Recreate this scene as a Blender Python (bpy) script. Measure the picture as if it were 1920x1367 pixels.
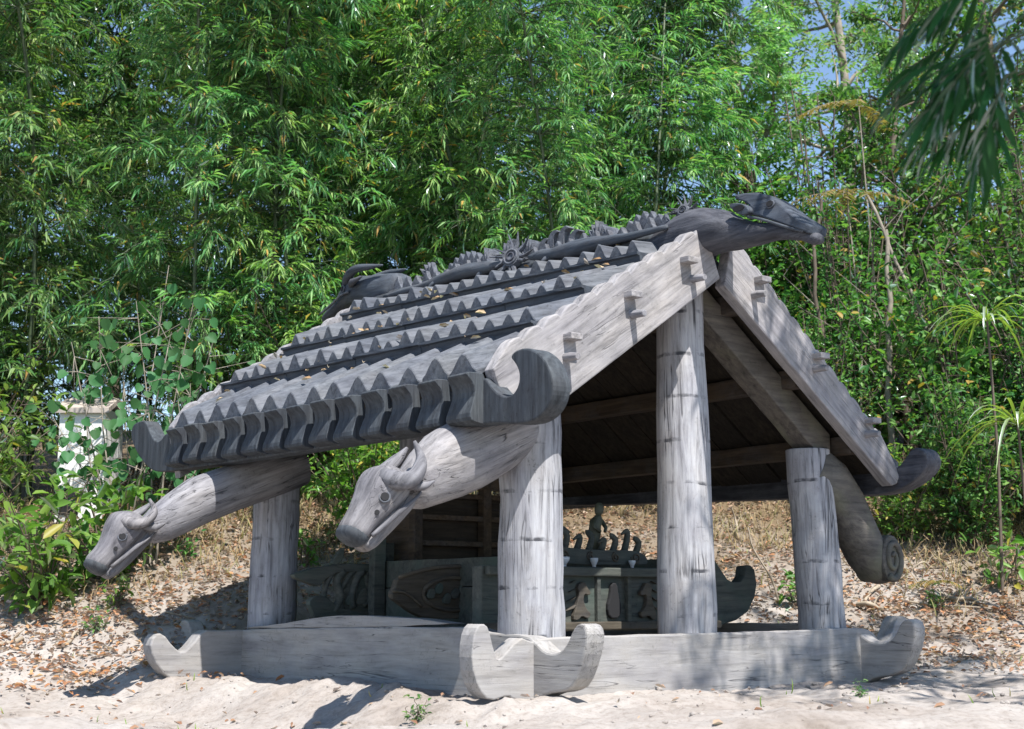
import bpy, bmesh, math, random
import numpy as np
from mathutils import Vector, Matrix, noise as mnoise

for o in list(bpy.data.objects): bpy.data.objects.remove(o)
scene = bpy.context.scene
COL = scene.collection
R = math.radians

# ------------------------------------------------------------ camera, sky, sun, exposure
PITCH = math.atan(446.5 / 2667.0)
cam_data = bpy.data.cameras.new('camera'); cam = bpy.data.objects.new('camera', cam_data); COL.objects.link(cam)
cam.location = (0, 0, 0.44); cam.rotation_euler = (math.pi / 2 + PITCH, 0, 0)
cam_data.sensor_width = 36; cam_data.lens = 50; cam_data.clip_start = 0.05; cam_data.clip_end = 2000
scene.camera = cam
cam_data.dof.use_dof = True; cam_data.dof.focus_distance = 7.2; cam_data.dof.aperture_fstop = 4.5
SUN = Vector((0.228, -0.445, 0.87)).normalized()          # direction towards the sun
SUN_ELEV = math.asin(SUN.z); SUN_AZ = math.atan2(SUN.x, SUN.y)
world = bpy.data.worlds.new('World'); scene.world = world; world.use_nodes = True
wn = world.node_tree.nodes; wl = world.node_tree.links
sky = wn.new('ShaderNodeTexSky'); sky.sky_type = 'NISHITA'; sky.sun_disc = False
sky.sun_elevation = SUN_ELEV; sky.sun_rotation = SUN_AZ
sky.air_density = 1.0; sky.dust_density = 0.15; sky.ozone_density = 2.2
wl.new(sky.outputs[0], wn['Background'].inputs[0]); wn['Background'].inputs[1].default_value = 0.112
sun_data = bpy.data.lights.new('sun', 'SUN'); sun = bpy.data.objects.new('sun', sun_data); COL.objects.link(sun)
sun_data.energy = 5.0; sun_data.angle = R(0.53); sun_data.color = (1.0, 0.962, 0.91)
sun.rotation_euler = SUN.to_track_quat('Z', 'Y').to_euler()
scene.render.engine = 'CYCLES'
scene.view_settings.view_transform = 'Standard'; scene.view_settings.look = 'None'
scene.view_settings.gamma = 1.0; scene.view_settings.exposure = 0.90
scene.cycles.max_bounces = 4; scene.cycles.diffuse_bounces = 3; scene.cycles.glossy_bounces = 2; scene.cycles.transmission_bounces = 3; scene.cycles.transparent_max_bounces = 4

# ------------------------------------------------------------ helpers
def tag(o, label=None, cat=None, group=None, kind=None):
    if label: o['label'] = label
    if cat: o['category'] = cat
    if group: o['group'] = group
    if kind: o['kind'] = kind
    return o

def link(name, me, mat=None, parent=None):
    o = bpy.data.objects.new(name, me); COL.objects.link(o)
    if mat is not None and me is not None and not me.materials: me.materials.append(mat)
    if parent is not None: o.parent = parent
    return o

def empty(name, loc=(0, 0, 0), rz=0.0):
    o = bpy.data.objects.new(name, None); COL.objects.link(o); o.location = loc; o.rotation_euler = (0, 0, rz)
    o.empty_display_size = 0.2
    return o

def pymesh(name, V, F, smooth=False):
    me = bpy.data.meshes.new(name); me.from_pydata([tuple(v) for v in V], [], [tuple(f) for f in F])
    if smooth: me.polygons.foreach_set('use_smooth', [True] * len(me.polygons))
    me.update(); return me

def fix(me):
    bm = bmesh.new(); bm.from_mesh(me); bmesh.ops.recalc_face_normals(bm, faces=bm.faces[:]); bm.to_mesh(me); bm.free(); me.update()
    return me

def np_mesh(name, V, F, smooth=False):
    """V (n,3), F (m,k) constant k"""
    V = np.asarray(V, np.float32); F = np.asarray(F, np.int32); m, k = F.shape
    me = bpy.data.meshes.new(name)
    me.vertices.add(len(V)); me.vertices.foreach_set('co', V.ravel())
    me.loops.add(m * k); me.loops.foreach_set('vertex_index', F.ravel())
    me.polygons.add(m); me.polygons.foreach_set('loop_start', np.arange(0, m * k, k, dtype=np.int32))
    me.polygons.foreach_set('loop_total', np.full(m, k, np.int32))
    if smooth: me.polygons.foreach_set('use_smooth', np.ones(m, bool))
    me.update(calc_edges=True); return me

def bevel(o, w=0.006, seg=2, ang=32):
    b = o.modifiers.new('bevel', 'BEVEL'); b.width = w; b.segments = seg; b.limit_method = 'ANGLE'; b.angle_limit = R(ang)
    return o

def wob(p, amp, fr=6.0, seed=0.0):
    q = Vector(p) * fr + Vector((seed, seed * 1.7, -seed))
    return Vector(p) + mnoise.noise_vector(q) * amp

def box(x0, x1, y0, y1, z0, z1):
    V = [(x, y, z) for x in (x0, x1) for y in (y0, y1) for z in (z0, z1)]
    F = [(0, 1, 3, 2), (4, 6, 7, 5), (0, 4, 5, 1), (2, 3, 7, 6), (0, 2, 6, 4), (1, 5, 7, 3)]
    return V, F

def box_obj(name, dims, mat, parent, bev=0.006, amp=0.0, n=1):
    x0, x1, y0, y1, z0, z1 = dims
    if n > 1:                      # subdivided along the longest side, with hand-hewn wobble
        L = (x1 - x0, y1 - y0, z1 - z0); ax = L.index(max(L))
        V = []; F = []
        for i in range(n + 1):
            t = i / n
            lo = [x0, y0, z0]; hi = [x1, y1, z1]
            a = lo[ax] + (hi[ax] - lo[ax]) * t
            o1, o2 = [k for k in range(3) if k != ax]
            for (s1, s2) in ((0, 0), (1, 0), (1, 1), (0, 1)):
                p = [0, 0, 0]; p[ax] = a; p[o1] = (hi if s1 else lo)[o1]; p[o2] = (hi if s2 else lo)[o2]
                V.append(wob(p, amp, 4.0, x0 + y0 + z0))
        for i in range(n):
            for k in range(4):
                a = i * 4 + k; b = i * 4 + (k + 1) % 4
                F.append((a, b, b + 4, a + 4))
        F.append((3, 2, 1, 0)); F.append(tuple(n * 4 + k for k in range(4)))
    else:
        V, F = box(*dims)
    me = fix(pymesh(name, V, F)); o = link(name, me, mat, parent)
    if bev: bevel(o, bev)
    return o

def dense(outline, step=0.06, amp=0.0, seed=0):
    out = []; n = len(outline)
    for i in range(n):
        a = outline[i]; b = outline[(i + 1) % n]
        d = math.hypot(b[0] - a[0], b[1] - a[1]); k = max(1, int(d / step))
        for j in range(k):
            t = j / k; x = a[0] + (b[0] - a[0]) * t; y = a[1] + (b[1] - a[1]) * t
            if amp:
                q = mnoise.noise_vector(Vector((x * 7 + seed, y * 7, seed))); x += q.x * amp; y += q.y * amp
            out.append((x, y))
    return out

def smooth_poly(pts, closed=True, it=2):
    for _ in range(it):
        out = []; n = len(pts); rng = range(n if closed else n - 1)
        if not closed: out.append(pts[0])
        for i in rng:
            a = pts[i]; b = pts[(i + 1) % n]
            out.append(tuple(a[k] * .75 + b[k] * .25 for k in range(len(a)))); out.append(tuple(a[k] * .25 + b[k] * .75 for k in range(len(a))))
        if not closed: out.append(pts[-1])
        pts = out
    return pts

def prism(name, outline, plane, d0, d1, mat, parent, bev=0.007, smooth=0, amp=0.003, seed=0, taper=None):
    """outline in a plane: 'WZ' (extruded in U), 'UZ' (extruded in W), 'WU' (extruded in z)"""
    pts = smooth_poly(outline, True, smooth) if smooth else outline
    pts = dense(pts, 0.07, amp, seed)
    n = len(pts); V = []
    for d in (d0, d1):
        for (a, b) in pts:
            V.append({'WZ': (a, d, b), 'UZ': (d, a, b), 'WU': (a, b, d)}[plane])
    F = [tuple(range(n - 1, -1, -1)), tuple(range(n, 2 * n))] + [(i, (i + 1) % n, n + (i + 1) % n, n + i) for i in range(n)]
    me = fix(pymesh(name, V, F)); o = link(name, me, mat, parent)
    if bev: bevel(o, bev, 2, 40)
    return o

def loft(sections, n=16, ex=2.0):
    """sections: (center, axis_a*half, axis_b*half[, exponent])"""
    V = []; F = []
    for s in sections:
        c = Vector(s[0]); a = Vector(s[1]); b = Vector(s[2]); e = s[3] if len(s) > 3 else ex
        for k in range(n):
            t = 2 * math.pi * k / n; ct, st = math.cos(t), math.sin(t)
            ca = math.copysign(abs(ct) ** (2 / e), ct); sb = math.copysign(abs(st) ** (2 / e), st)
            V.append(c + a * ca + b * sb)
    m = len(sections)
    for i in range(m - 1):
        for k in range(n):
            F.append((i * n + k, i * n + (k + 1) % n, (i + 1) * n + (k + 1) % n, (i + 1) * n + k))
    F.append(tuple(range(n - 1, -1, -1))); F.append(tuple((m - 1) * n + k for k in range(n)))
    return V, F

def merge(*parts):
    V = []; F = []
    for (v, f) in parts:
        o = len(V); V += list(v); F += [tuple(i + o for i in q) for q in f]
    return V, F

def tube(path, radii, n=8):
    """circular tube along 3-D path"""
    P = [Vector(p) for p in path]; secs = []
    a = None
    for i, p in enumerate(P):
        d = (P[min(i + 1, len(P) - 1)] - P[max(i - 1, 0)]).normalized()
        if a is None:
            a = d.cross(Vector((0.13, 0.21, 0.97)))
            if a.length < 1e-3: a = d.cross(Vector((1, 0, 0)))
        else: a = a - d * a.dot(d)                 # carry the frame along so the tube does not twist
        a.normalize(); b = d.cross(a); r = radii[i] if hasattr(radii, '__len__') else radii
        secs.append((p, a * r, b * r))
    return loft(secs, n)

def cr(pts, n=6):
    """Catmull-Rom resample"""
    P = [np.array(p, float) for p in pts]; P = [2 * P[0] - P[1]] + P + [2 * P[-1] - P[-2]]; out = []
    for i in range(1, len(P) - 2):
        for k in range(n):
            t = k / n; a, b, c, d = P[i - 1], P[i], P[i + 1], P[i + 2]
            out.append(0.5 * (2 * b + (c - a) * t + (2 * a - 5 * b + 4 * c - d) * t * t + (3 * b - a - 3 * c + d) * t ** 3))
    out.append(P[-2]); return out

def lobj(name, vf, mat, parent, smooth=True, amp=0.0, fr=9.0):
    V, F = vf
    if amp: V = [wob(v, amp, fr) for v in V]
    me = fix(pymesh(name, V, F, smooth)); return link(name, me, mat, parent)

# ------------------------------------------------------------ materials
def newmat(name):
    m = bpy.data.materials.new(name); m.use_nodes = True; nt = m.node_tree
    return m, nt.nodes, nt.links, nt.nodes['Principled BSDF']

def ramp(N, stops):
    r = N.new('ShaderNodeValToRGB'); e = r.color_ramp.elements
    while len(e) < len(stops): e.new(0.5)
    for k, (p, c) in enumerate(stops):
        e[k].position = p; e[k].color = (*c, 1) if len(c) == 3 else c
    return r

def wood(name, light, mid, dark, axis='z', crack=0.55, rings=None, crackw=0.011, blotch=(0.10, 0.10, 0.11), blotch_amt=0.5, bump=0.35, moss=None):
    m, N, Lk, P = newmat(name)
    tc = N.new('ShaderNodeTexCoord'); oi = N.new('ShaderNodeObjectInfo')
    off = N.new('ShaderNodeVectorMath'); off.operation = 'ADD'
    cmb = N.new('ShaderNodeCombineXYZ'); mul = N.new('ShaderNodeMath'); mul.operation = 'MULTIPLY'; mul.inputs[1].default_value = 37.0
    Lk.new(oi.outputs['Random'], mul.inputs[0])
    for k in range(3): Lk.new(mul.outputs[0], cmb.inputs[k])
    Lk.new(tc.outputs['Object'], off.inputs[0]); Lk.new(cmb.outputs[0], off.inputs[1])
    rot = {'sl': R(34), 'sr': R(-37), 'hd': R(50), 'nk': R(22)}.get(axis)
    if rot is not None:
        mr0 = N.new('ShaderNodeMapping'); mr0.inputs['Rotation'].default_value = (0, rot, 0); Lk.new(off.outputs[0], mr0.inputs[0]); off = mr0; axis = 'x'
    st = {'x': (0.09, 1, 1), 'y': (1, 0.09, 1), 'z': (1, 1, 0.09), 'n': (1, 1, 1)}[axis]
    mp = N.new('ShaderNodeMapping'); mp.inputs['Scale'].default_value = st; Lk.new(off.outputs[0], mp.inputs[0])
    g = N.new('ShaderNodeTexNoise'); g.inputs['Scale'].default_value = 34; g.inputs['Detail'].default_value = 9; g.inputs['Roughness'].default_value = 0.68
    g.inputs['Distortion'].default_value = 0.4
    Lk.new(mp.outputs[0], g.inputs['Vector'])
    r1 = ramp(N, [(0.28, dark), (0.47, mid), (0.66, light)]); Lk.new(g.outputs['Fac'], r1.inputs[0])
    # large weathered patches
    b = N.new('ShaderNodeTexNoise'); b.inputs['Scale'].default_value = 5.5; b.inputs['Detail'].default_value = 7; b.inputs['Roughness'].default_value = 0.66
    Lk.new(off.outputs[0], b.inputs['Vector'])
    rb = ramp(N, [(0.46, (0, 0, 0)), (0.72, (1, 1, 1))]); Lk.new(b.outputs['Fac'], rb.inputs[0])
    mb = N.new('ShaderNodeMath'); mb.operation = 'MULTIPLY'; mb.inputs[1].default_value = blotch_amt; Lk.new(rb.outputs[0], mb.inputs[0])
    mx = N.new('ShaderNodeMixRGB'); Lk.new(mb.outputs[0], mx.inputs[0]); Lk.new(r1.outputs[0], mx.inputs[1]); mx.inputs[2].default_value = (*blotch, 1)
    col = mx.outputs[0]
    # mid-scale streak and tint variation
    b2 = N.new('ShaderNodeTexNoise'); b2.inputs['Scale'].default_value = 9; b2.inputs['Detail'].default_value = 5
    mp2 = N.new('ShaderNodeMapping'); mp2.inputs['Scale'].default_value = tuple(0.35 if s < 1 else 1.0 for s in st); Lk.new(off.outputs[0], mp2.inputs[0]); Lk.new(mp2.outputs[0], b2.inputs['Vector'])
    r2 = ramp(N, [(0.3, (0.72, 0.72, 0.76)), (0.5, (1, 1, 1)), (0.7, (1.1, 1.07, 1.02))]); Lk.new(b2.outputs['Fac'], r2.inputs[0])
    m2 = N.new('ShaderNodeMixRGB'); m2.blend_type = 'MULTIPLY'; m2.inputs[0].default_value = 0.85; Lk.new(col, m2.inputs[1]); Lk.new(r2.outputs[0], m2.inputs[2]); col = m2.outputs[0]
    # every piece of timber has weathered to its own tone
    tn = ramp(N, [(0.0, (0.80, 0.82, 0.86)), (0.35, (1.02, 1.0, 0.97)), (0.65, (0.90, 0.90, 0.91)), (1.0, (1.10, 1.06, 1.02))]); Lk.new(oi.outputs['Random'], tn.inputs[0])
    m6 = N.new('ShaderNodeMixRGB'); m6.blend_type = 'MULTIPLY'; m6.inputs[0].default_value = 1.0; Lk.new(col, m6.inputs[1]); Lk.new(tn.outputs[0], m6.inputs[2]); col = m6.outputs[0]
    # lichen and soot speckle
    lk_ = N.new('ShaderNodeTexNoise'); lk_.inputs['Scale'].default_value = 48; lk_.inputs['Detail'].default_value = 5; lk_.inputs['Roughness'].default_value = 0.7; Lk.new(off.outputs[0], lk_.inputs['Vector'])
    lr = ramp(N, [(0.56, (0, 0, 0)), (0.66, (1, 1, 1))]); Lk.new(lk_.outputs['Fac'], lr.inputs[0])
    lm = N.new('ShaderNodeMath'); lm.operation = 'MULTIPLY'; Lk.new(lr.outputs[0], lm.inputs[0]); Lk.new(rb.outputs[0], lm.inputs[1])
    lm2 = N.new('ShaderNodeMath'); lm2.operation = 'MULTIPLY'; lm2.inputs[1].default_value = 0.75; Lk.new(lm.outputs[0], lm2.inputs[0])
    m7 = N.new('ShaderNodeMixRGB'); Lk.new(lm2.outputs[0], m7.inputs[0]); Lk.new(col, m7.inputs[1]); m7.inputs[2].default_value = (dark[0] * .45, dark[1] * .45, dark[2] * .42, 1); col = m7.outputs[0]
    # drying cracks along the grain
    mp3 = N.new('ShaderNodeMapping'); mp3.inputs['Scale'].default_value = tuple(0.045 if s < 1 else 1.0 for s in st); Lk.new(off.outputs[0], mp3.inputs[0])
    ck = N.new('ShaderNodeTexNoise'); ck.inputs['Scale'].default_value = 21; ck.inputs['Detail'].default_value = 3; ck.inputs['Distortion'].default_value = 0.8
    Lk.new(mp3.outputs[0], ck.inputs['Vector'])
    sb = N.new('ShaderNodeMath'); sb.operation = 'SUBTRACT'; sb.inputs[1].default_value = 0.5; Lk.new(ck.outputs['Fac'], sb.inputs[0])
    ab = N.new('ShaderNodeMath'); ab.operation = 'ABSOLUTE'; Lk.new(sb.outputs[0], ab.inputs[0])
    rc = ramp(N, [(0.0, (1, 1, 1)), (crackw, (0, 0, 0))]); Lk.new(ab.outputs[0], rc.inputs[0])
    gate = N.new('ShaderNodeTexNoise'); gate.inputs['Scale'].default_value = 3.1; gate.inputs['Detail'].default_value = 2; Lk.new(off.outputs[0], gate.inputs['Vector'])
    rg = ramp(N, [(0.46, (0, 0, 0)), (0.56, (1, 1, 1))]); Lk.new(gate.outputs['Fac'], rg.inputs[0])
    mk = N.new('ShaderNodeMath'); mk.operation = 'MULTIPLY'; Lk.new(rc.outputs[0], mk.inputs[0]); Lk.new(rg.outputs[0], mk.inputs[1])
    mk2 = N.new('ShaderNodeMath'); mk2.operation = 'MULTIPLY'; mk2.inputs[1].default_value = crack; Lk.new(mk.outputs[0], mk2.inputs[0])
    m3 = N.new('ShaderNodeMixRGB'); Lk.new(mk2.outputs[0], m3.inputs[0]); Lk.new(col, m3.inputs[1]); m3.inputs[2].default_value = (0.03, 0.03, 0.035, 1); col = m3.outputs[0]
    if moss:
        mo = N.new('ShaderNodeTexNoise'); mo.inputs['Scale'].default_value = 4.2; mo.inputs['Detail'].default_value = 6; Lk.new(off.outputs[0], mo.inputs['Vector'])
        rm = ramp(N, [(0.5, (0, 0, 0)), (0.7, (0.75, 0.75, 0.75))]); Lk.new(mo.outputs['Fac'], rm.inputs[0])
        m4 = N.new('ShaderNodeMixRGB'); Lk.new(rm.outputs[0], m4.inputs[0]); Lk.new(col, m4.inputs[1]); m4.inputs[2].default_value = (*moss, 1); col = m4.outputs[0]
    if rings:
        sp = N.new('ShaderNodeSeparateXYZ'); Lk.new(tc.outputs['Object'], sp.inputs[0])
        wn2 = N.new('ShaderNodeTexNoise'); wn2.inputs['Scale'].default_value = 7; wn2.inputs['Detail'].default_value = 4; Lk.new(tc.outputs['Object'], wn2.inputs['Vector'])
        jit = N.new('ShaderNodeMath'); jit.operation = 'MULTIPLY_ADD'; jit.inputs[1].default_value = 0.035; Lk.new(wn2.outputs['Fac'], jit.inputs[0]); Lk.new(sp.outputs['Z'], jit.inputs[2])
        dv = N.new('ShaderNodeMath'); dv.operation = 'DIVIDE'; dv.inputs[1].default_value = rings[0]; ja = N.new('ShaderNodeMath'); ja.operation = 'ADD'; Lk.new(jit.outputs[0], ja.inputs[0]); Lk.new(oi.outputs['Random'], ja.inputs[1]); Lk.new(ja.outputs[0], dv.inputs[0])
        fr = N.new('ShaderNodeMath'); fr.operation = 'FRACT'; Lk.new(dv.outputs[0], fr.inputs[0])
        rr = ramp(N, [(0.0, (1, 1, 1)), (0.06, (1, 1, 1)), (0.10, (0, 0, 0))]); Lk.new(fr.outputs[0], rr.inputs[0])
        wear = N.new('ShaderNodeTexNoise'); wear.inputs['Scale'].default_value = 13; wear.inputs['Detail'].default_value = 5; Lk.new(off.outputs[0], wear.inputs['Vector'])
        rw = ramp(N, [(0.49, (0, 0, 0)), (0.64, (1, 1, 1))]); Lk.new(wear.outputs['Fac'], rw.inputs[0])
        mr = N.new('ShaderNodeMath'); mr.operation = 'MULTIPLY'; Lk.new(rr.outputs[0], mr.inputs[0]); Lk.new(rw.outputs[0], mr.inputs[1])
        mr2 = N.new('ShaderNodeMath'); mr2.operation = 'MULTIPLY'; mr2.inputs[1].default_value = rings[1]; Lk.new(mr.outputs[0], mr2.inputs[0])
        m5 = N.new('ShaderNodeMixRGB'); Lk.new(mr2.outputs[0], m5.inputs[0]); Lk.new(col, m5.inputs[1]); m5.inputs[2].default_value = (0.035, 0.037, 0.045, 1); col = m5.outputs[0]
    Lk.new(col, P.inputs['Base Color']); P.inputs['Roughness'].default_value = 0.82; P.inputs['Specular IOR Level'].default_value = 0.25
    hs = N.new('ShaderNodeMath'); hs.operation = 'SUBTRACT'; Lk.new(g.outputs['Fac'], hs.inputs[0]); Lk.new(mk.outputs[0], hs.inputs[1])
    bp = N.new('ShaderNodeBump'); bp.inputs['Strength'].default_value = bump; bp.inputs['Distance'].default_value = 0.012
    Lk.new(hs.outputs[0], bp.inputs['Height']); Lk.new(bp.outputs[0], P.inputs['Normal'])
    return m

G_L, G_M, G_D = (0.385, 0.375, 0.388), (0.275, 0.268, 0.280), (0.125, 0.123, 0.13)
M = {}
for ax in ('x', 'y', 'z', 'n', 'sl', 'sr'):
    M['wood_' + ax] = wood('weathered_wood_' + ax, G_L, G_M, G_D, ax, blotch_amt=0.55, blotch=(0.15, 0.148, 0.15))
M['post'] = wood('post_wood', (0.4515, 0.4594, 0.4889), (0.326, 0.3307, 0.3544), (0.1331, 0.1346, 0.1457), 'z', crack=0.95, crackw=.026, rings=(0.213, 0.9), blotch_amt=0.45, blotch=(0.22, 0.20, 0.19))
M['beam_x'] = wood('beam_wood_x', (0.353, 0.349, 0.349), (0.299, 0.294, 0.291), (0.198, 0.194, 0.19), 'x', blotch_amt=0.25, blotch=(0.26, 0.235, 0.20), crack=.8, bump=.2)
M['beam_y'] = wood('beam_wood_y', (0.353, 0.349, 0.349), (0.299, 0.294, 0.291), (0.198, 0.194, 0.19), 'y', blotch_amt=0.25, blotch=(0.26, 0.235, 0.20), crack=.8, bump=.2)
M['tile'] = wood('tile_wood', (0.1557, 0.1679, 0.191), (0.101, 0.1108, 0.1283), (0.0381, 0.042, 0.0506), 'x', blotch_amt=0.5, crack=0.3)
M['ledge'] = wood('ledge_wood', (0.09, 0.107, 0.1314), (0.0598, 0.0711, 0.0891), (0.0251, 0.031, 0.0396), 'y', blotch_amt=0.5, crack=0.4)
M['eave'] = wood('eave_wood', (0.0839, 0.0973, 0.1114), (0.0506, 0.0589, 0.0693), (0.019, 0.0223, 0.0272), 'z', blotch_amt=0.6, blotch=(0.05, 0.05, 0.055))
M['carve'] = wood('carved_wood', (0.1519, 0.1659, 0.1932), (0.0949, 0.1037, 0.1242), (0.0332, 0.0372, 0.046), 'n', blotch_amt=0.55, blotch=(0.13, 0.13, 0.14), bump=0.5)
M['carve_hd'] = wood('carved_head_wood', (0.257, 0.254, 0.269), (0.162, 0.16, 0.173), (0.059, 0.059, 0.067), 'hd', blotch_amt=0.5, blotch=(0.14, 0.14, 0.15), bump=0.5, crack=.8)
M['carve_nk'] = wood('carved_neck_wood', (0.335, 0.327, 0.34), (0.228, 0.222, 0.232), (0.09, 0.088, 0.094), 'nk', blotch_amt=0.4, blotch=(0.14, 0.14, 0.15), bump=0.5, crack=.9)
M['dark'] = wood('dark_wood', (0.095, 0.10, 0.12), (0.05, 0.054, 0.068), (0.02, 0.021, 0.028), 'y', blotch_amt=0.35, blotch=(0.17, 0.17, 0.19), bump=0.5)
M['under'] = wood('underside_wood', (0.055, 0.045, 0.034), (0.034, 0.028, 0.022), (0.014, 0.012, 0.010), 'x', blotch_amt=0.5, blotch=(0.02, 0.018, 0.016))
M['rafter'] = wood('rafter_wood', (0.17, 0.155, 0.135), (0.115, 0.105, 0.095), (0.05, 0.047, 0.044), 'x', blotch_amt=0.5, blotch=(0.06, 0.055, 0.04), moss=(0.16, 0.16, 0.11))
M['purlin'] = wood('purlin_wood', (0.095, 0.07, 0.048), (0.06, 0.045, 0.032), (0.026, 0.02, 0.015), 'y', blotch_amt=0.5)
M['coffin'] = wood('coffin_wood', (0.12, 0.125, 0.11), (0.082, 0.09, 0.082), (0.036, 0.04, 0.037), 'x', blotch_amt=0.5, blotch=(0.04, 0.06, 0.055), moss=(0.07, 0.10, 0.085))
M['coffin_brown'] = wood('coffin_brown_wood', (0.13, 0.112, 0.085), (0.085, 0.074, 0.058), (0.04, 0.034, 0.027), 'x', blotch_amt=0.4)
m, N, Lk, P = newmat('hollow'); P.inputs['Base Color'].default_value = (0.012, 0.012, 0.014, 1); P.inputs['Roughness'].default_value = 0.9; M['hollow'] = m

def plain(name, col, rough=0.6, var=0.12, scale=20):
    m, N, Lk, P = newmat(name); tc = N.new('ShaderNodeTexCoord'); n = N.new('ShaderNodeTexNoise'); n.inputs['Scale'].default_value = scale; n.inputs['Detail'].default_value = 6
    Lk.new(tc.outputs['Object'], n.inputs['Vector'])
    r = ramp(N, [(0.3, tuple(c * (1 - var * 2) for c in col)), (0.7, tuple(min(1, c * (1 + var)) for c in col))]); Lk.new(n.outputs['Fac'], r.inputs[0]); Lk.new(r.outputs[0], P.inputs['Base Color'])
    P.inputs['Roughness'].default_value = rough; return m
def leafmat(name, c0, c1, c2, dead=None, dead_amt=0.0, rough=0.42, spec=0.24, trans=0.36):
    m, N, Lk, P = newmat(name); out = N['Material Output']
    geo = N.new('ShaderNodeNewGeometry'); oi = N.new('ShaderNodeObjectInfo')
    stops = [(0.0, c0), (0.5, c1), (0.92 if dead else 1.0, c2)]
    if dead: stops.append((1.0, dead))
    r = ramp(N, stops); Lk.new(geo.outputs['Random Per Island'], r.inputs[0])
    if dead:
        r.color_ramp.elements[2].position = 1.0 - dead_amt - 0.01; r.color_ramp.elements[3].position = 1.0 - dead_amt
        r.color_ramp.elements[3].color = (*dead, 1)
    hs = N.new('ShaderNodeHueSaturation'); Lk.new(r.outputs[0], hs.inputs['Color'])
    mr = N.new('ShaderNodeMapRange'); mr.inputs[3].default_value = 0.8; mr.inputs[4].default_value = 1.2; Lk.new(oi.outputs['Random'], mr.inputs[0]); Lk.new(mr.outputs[0], hs.inputs['Value'])
    mh = N.new('ShaderNodeMapRange'); mh.inputs[3].default_value = 0.485; mh.inputs[4].default_value = 0.512; Lk.new(oi.outputs['Random'], mh.inputs[0]); Lk.new(mh.outputs[0], hs.inputs['Hue'])
    N.remove(P); df = N.new('ShaderNodeBsdfDiffuse'); Lk.new(hs.outputs[0], df.inputs[0])
    gl = N.new('ShaderNodeBsdfGlossy'); gl.inputs['Roughness'].default_value = rough; gl.inputs[0].default_value = (0.9, 0.95, 1.0, 1)
    fr = N.new('ShaderNodeFresnel'); fr.inputs[0].default_value = 1.45; fm = N.new('ShaderNodeMath'); fm.operation = 'MULTIPLY'; fm.inputs[1].default_value = spec * 2.2; Lk.new(fr.outputs[0], fm.inputs[0])
    mg = N.new('ShaderNodeMixShader'); Lk.new(fm.outputs[0], mg.inputs[0]); Lk.new(df.outputs[0], mg.inputs[1]); Lk.new(gl.outputs[0], mg.inputs[2])
    tr = N.new('ShaderNodeBsdfTranslucent'); tm = N.new('ShaderNodeMixRGB'); tm.blend_type = 'MULTIPLY'; tm.inputs[0].default_value = 1; Lk.new(hs.outputs[0], tm.inputs[1]); tm.inputs[2].default_value = (1.3, 1.6, 0.6, 1)
    Lk.new(tm.outputs[0], tr.inputs[0])
    mx = N.new('ShaderNodeMixShader'); mx.inputs[0].default_value = trans; Lk.new(mg.outputs[0], mx.inputs[1]); Lk.new(tr.outputs[0], mx.inputs[2]); Lk.new(mx.outputs[0], out.inputs['Surface'])
    return m
M['bamboo_leaf'] = leafmat('bamboo_leaf', (0.034, 0.145, 0.050), (0.10, 0.25, 0.075), (0.26, 0.40, 0.15), (0.36, 0.24, 0.07), 0.012)
M['near_leaf_shaded'] = leafmat('near_bamboo_leaf_shaded', (0.010, 0.050, 0.016), (0.018, 0.075, 0.02), (0.035, 0.11, 0.03), None, 0, spec=.16, trans=.2)  # darker copy of the bamboo leaf, shade from above put into its colour
M['bamboo_leaf_gold'] = leafmat('bamboo_leaf_gold', (0.07, 0.18, 0.04), (0.16, 0.28, 0.07), (0.30, 0.40, 0.13), (0.42, 0.25, 0.07), 0.05)
M['tree_leaf'] = leafmat('tree_leaf', (0.085, 0.23, 0.09), (0.17, 0.33, 0.13), (0.29, 0.43, 0.19), (0.35, 0.24, 0.09), 0.02, trans=.35)
M['shrub_leaf'] = leafmat('shrub_leaf', (0.028, 0.105, 0.028), (0.07, 0.185, 0.04), (0.17, 0.29, 0.07), (0.33, 0.22, 0.05), 0.03)
M['heart_leaf'] = leafmat('heart_leaf', (0.025, 0.10, 0.035), (0.045, 0.145, 0.048), (0.085, 0.20, 0.06), None, 0, rough=.55)
M['bright_leaf'] = leafmat('bright_leaf', (0.07, 0.17, 0.03), (0.11, 0.23, 0.04), (0.19, 0.30, 0.06), (0.36, 0.30, 0.06), 0.06)
M['amber_leaf'] = leafmat('amber_leaf', (0.14, 0.16, 0.04), (0.27, 0.19, 0.06), (0.36, 0.24, 0.10), None, 0)
M['blade'] = leafmat('long_blade', (0.12, 0.20, 0.04), (0.19, 0.27, 0.06), (0.28, 0.33, 0.10), (0.45, 0.36, 0.16), 0.12)
M['litter'] = leafmat('dry_leaf', (0.22, 0.115, 0.055), (0.37, 0.235, 0.135), (0.46, 0.36, 0.25), None, 0, rough=.7, spec=.2, trans=.1)
M['litter_red'] = leafmat('russet_leaf', (0.17, 0.065, 0.032), (0.30, 0.125, 0.06), (0.40, 0.22, 0.11), None, 0, rough=.7, spec=.2, trans=.1)
M['dry_grass'] = leafmat('dry_grass', (0.28, 0.20, 0.10), (0.40, 0.31, 0.17), (0.16, 0.18, 0.05), None, 0, rough=.7, spec=.2, trans=.15)
M['culm'] = plain('bamboo_culm', (0.05, 0.075, 0.03), .5, .2, 6)
M['bark'] = plain('grey_bark', (0.30, 0.26, 0.21), .85, .22, 14)
M['bark_dark'] = plain('brown_bark', (0.13, 0.10, 0.075), .85, .2, 14)
M['stick'] = plain('dead_stick', (0.33, 0.27, 0.20), .85, .2, 25)
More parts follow.
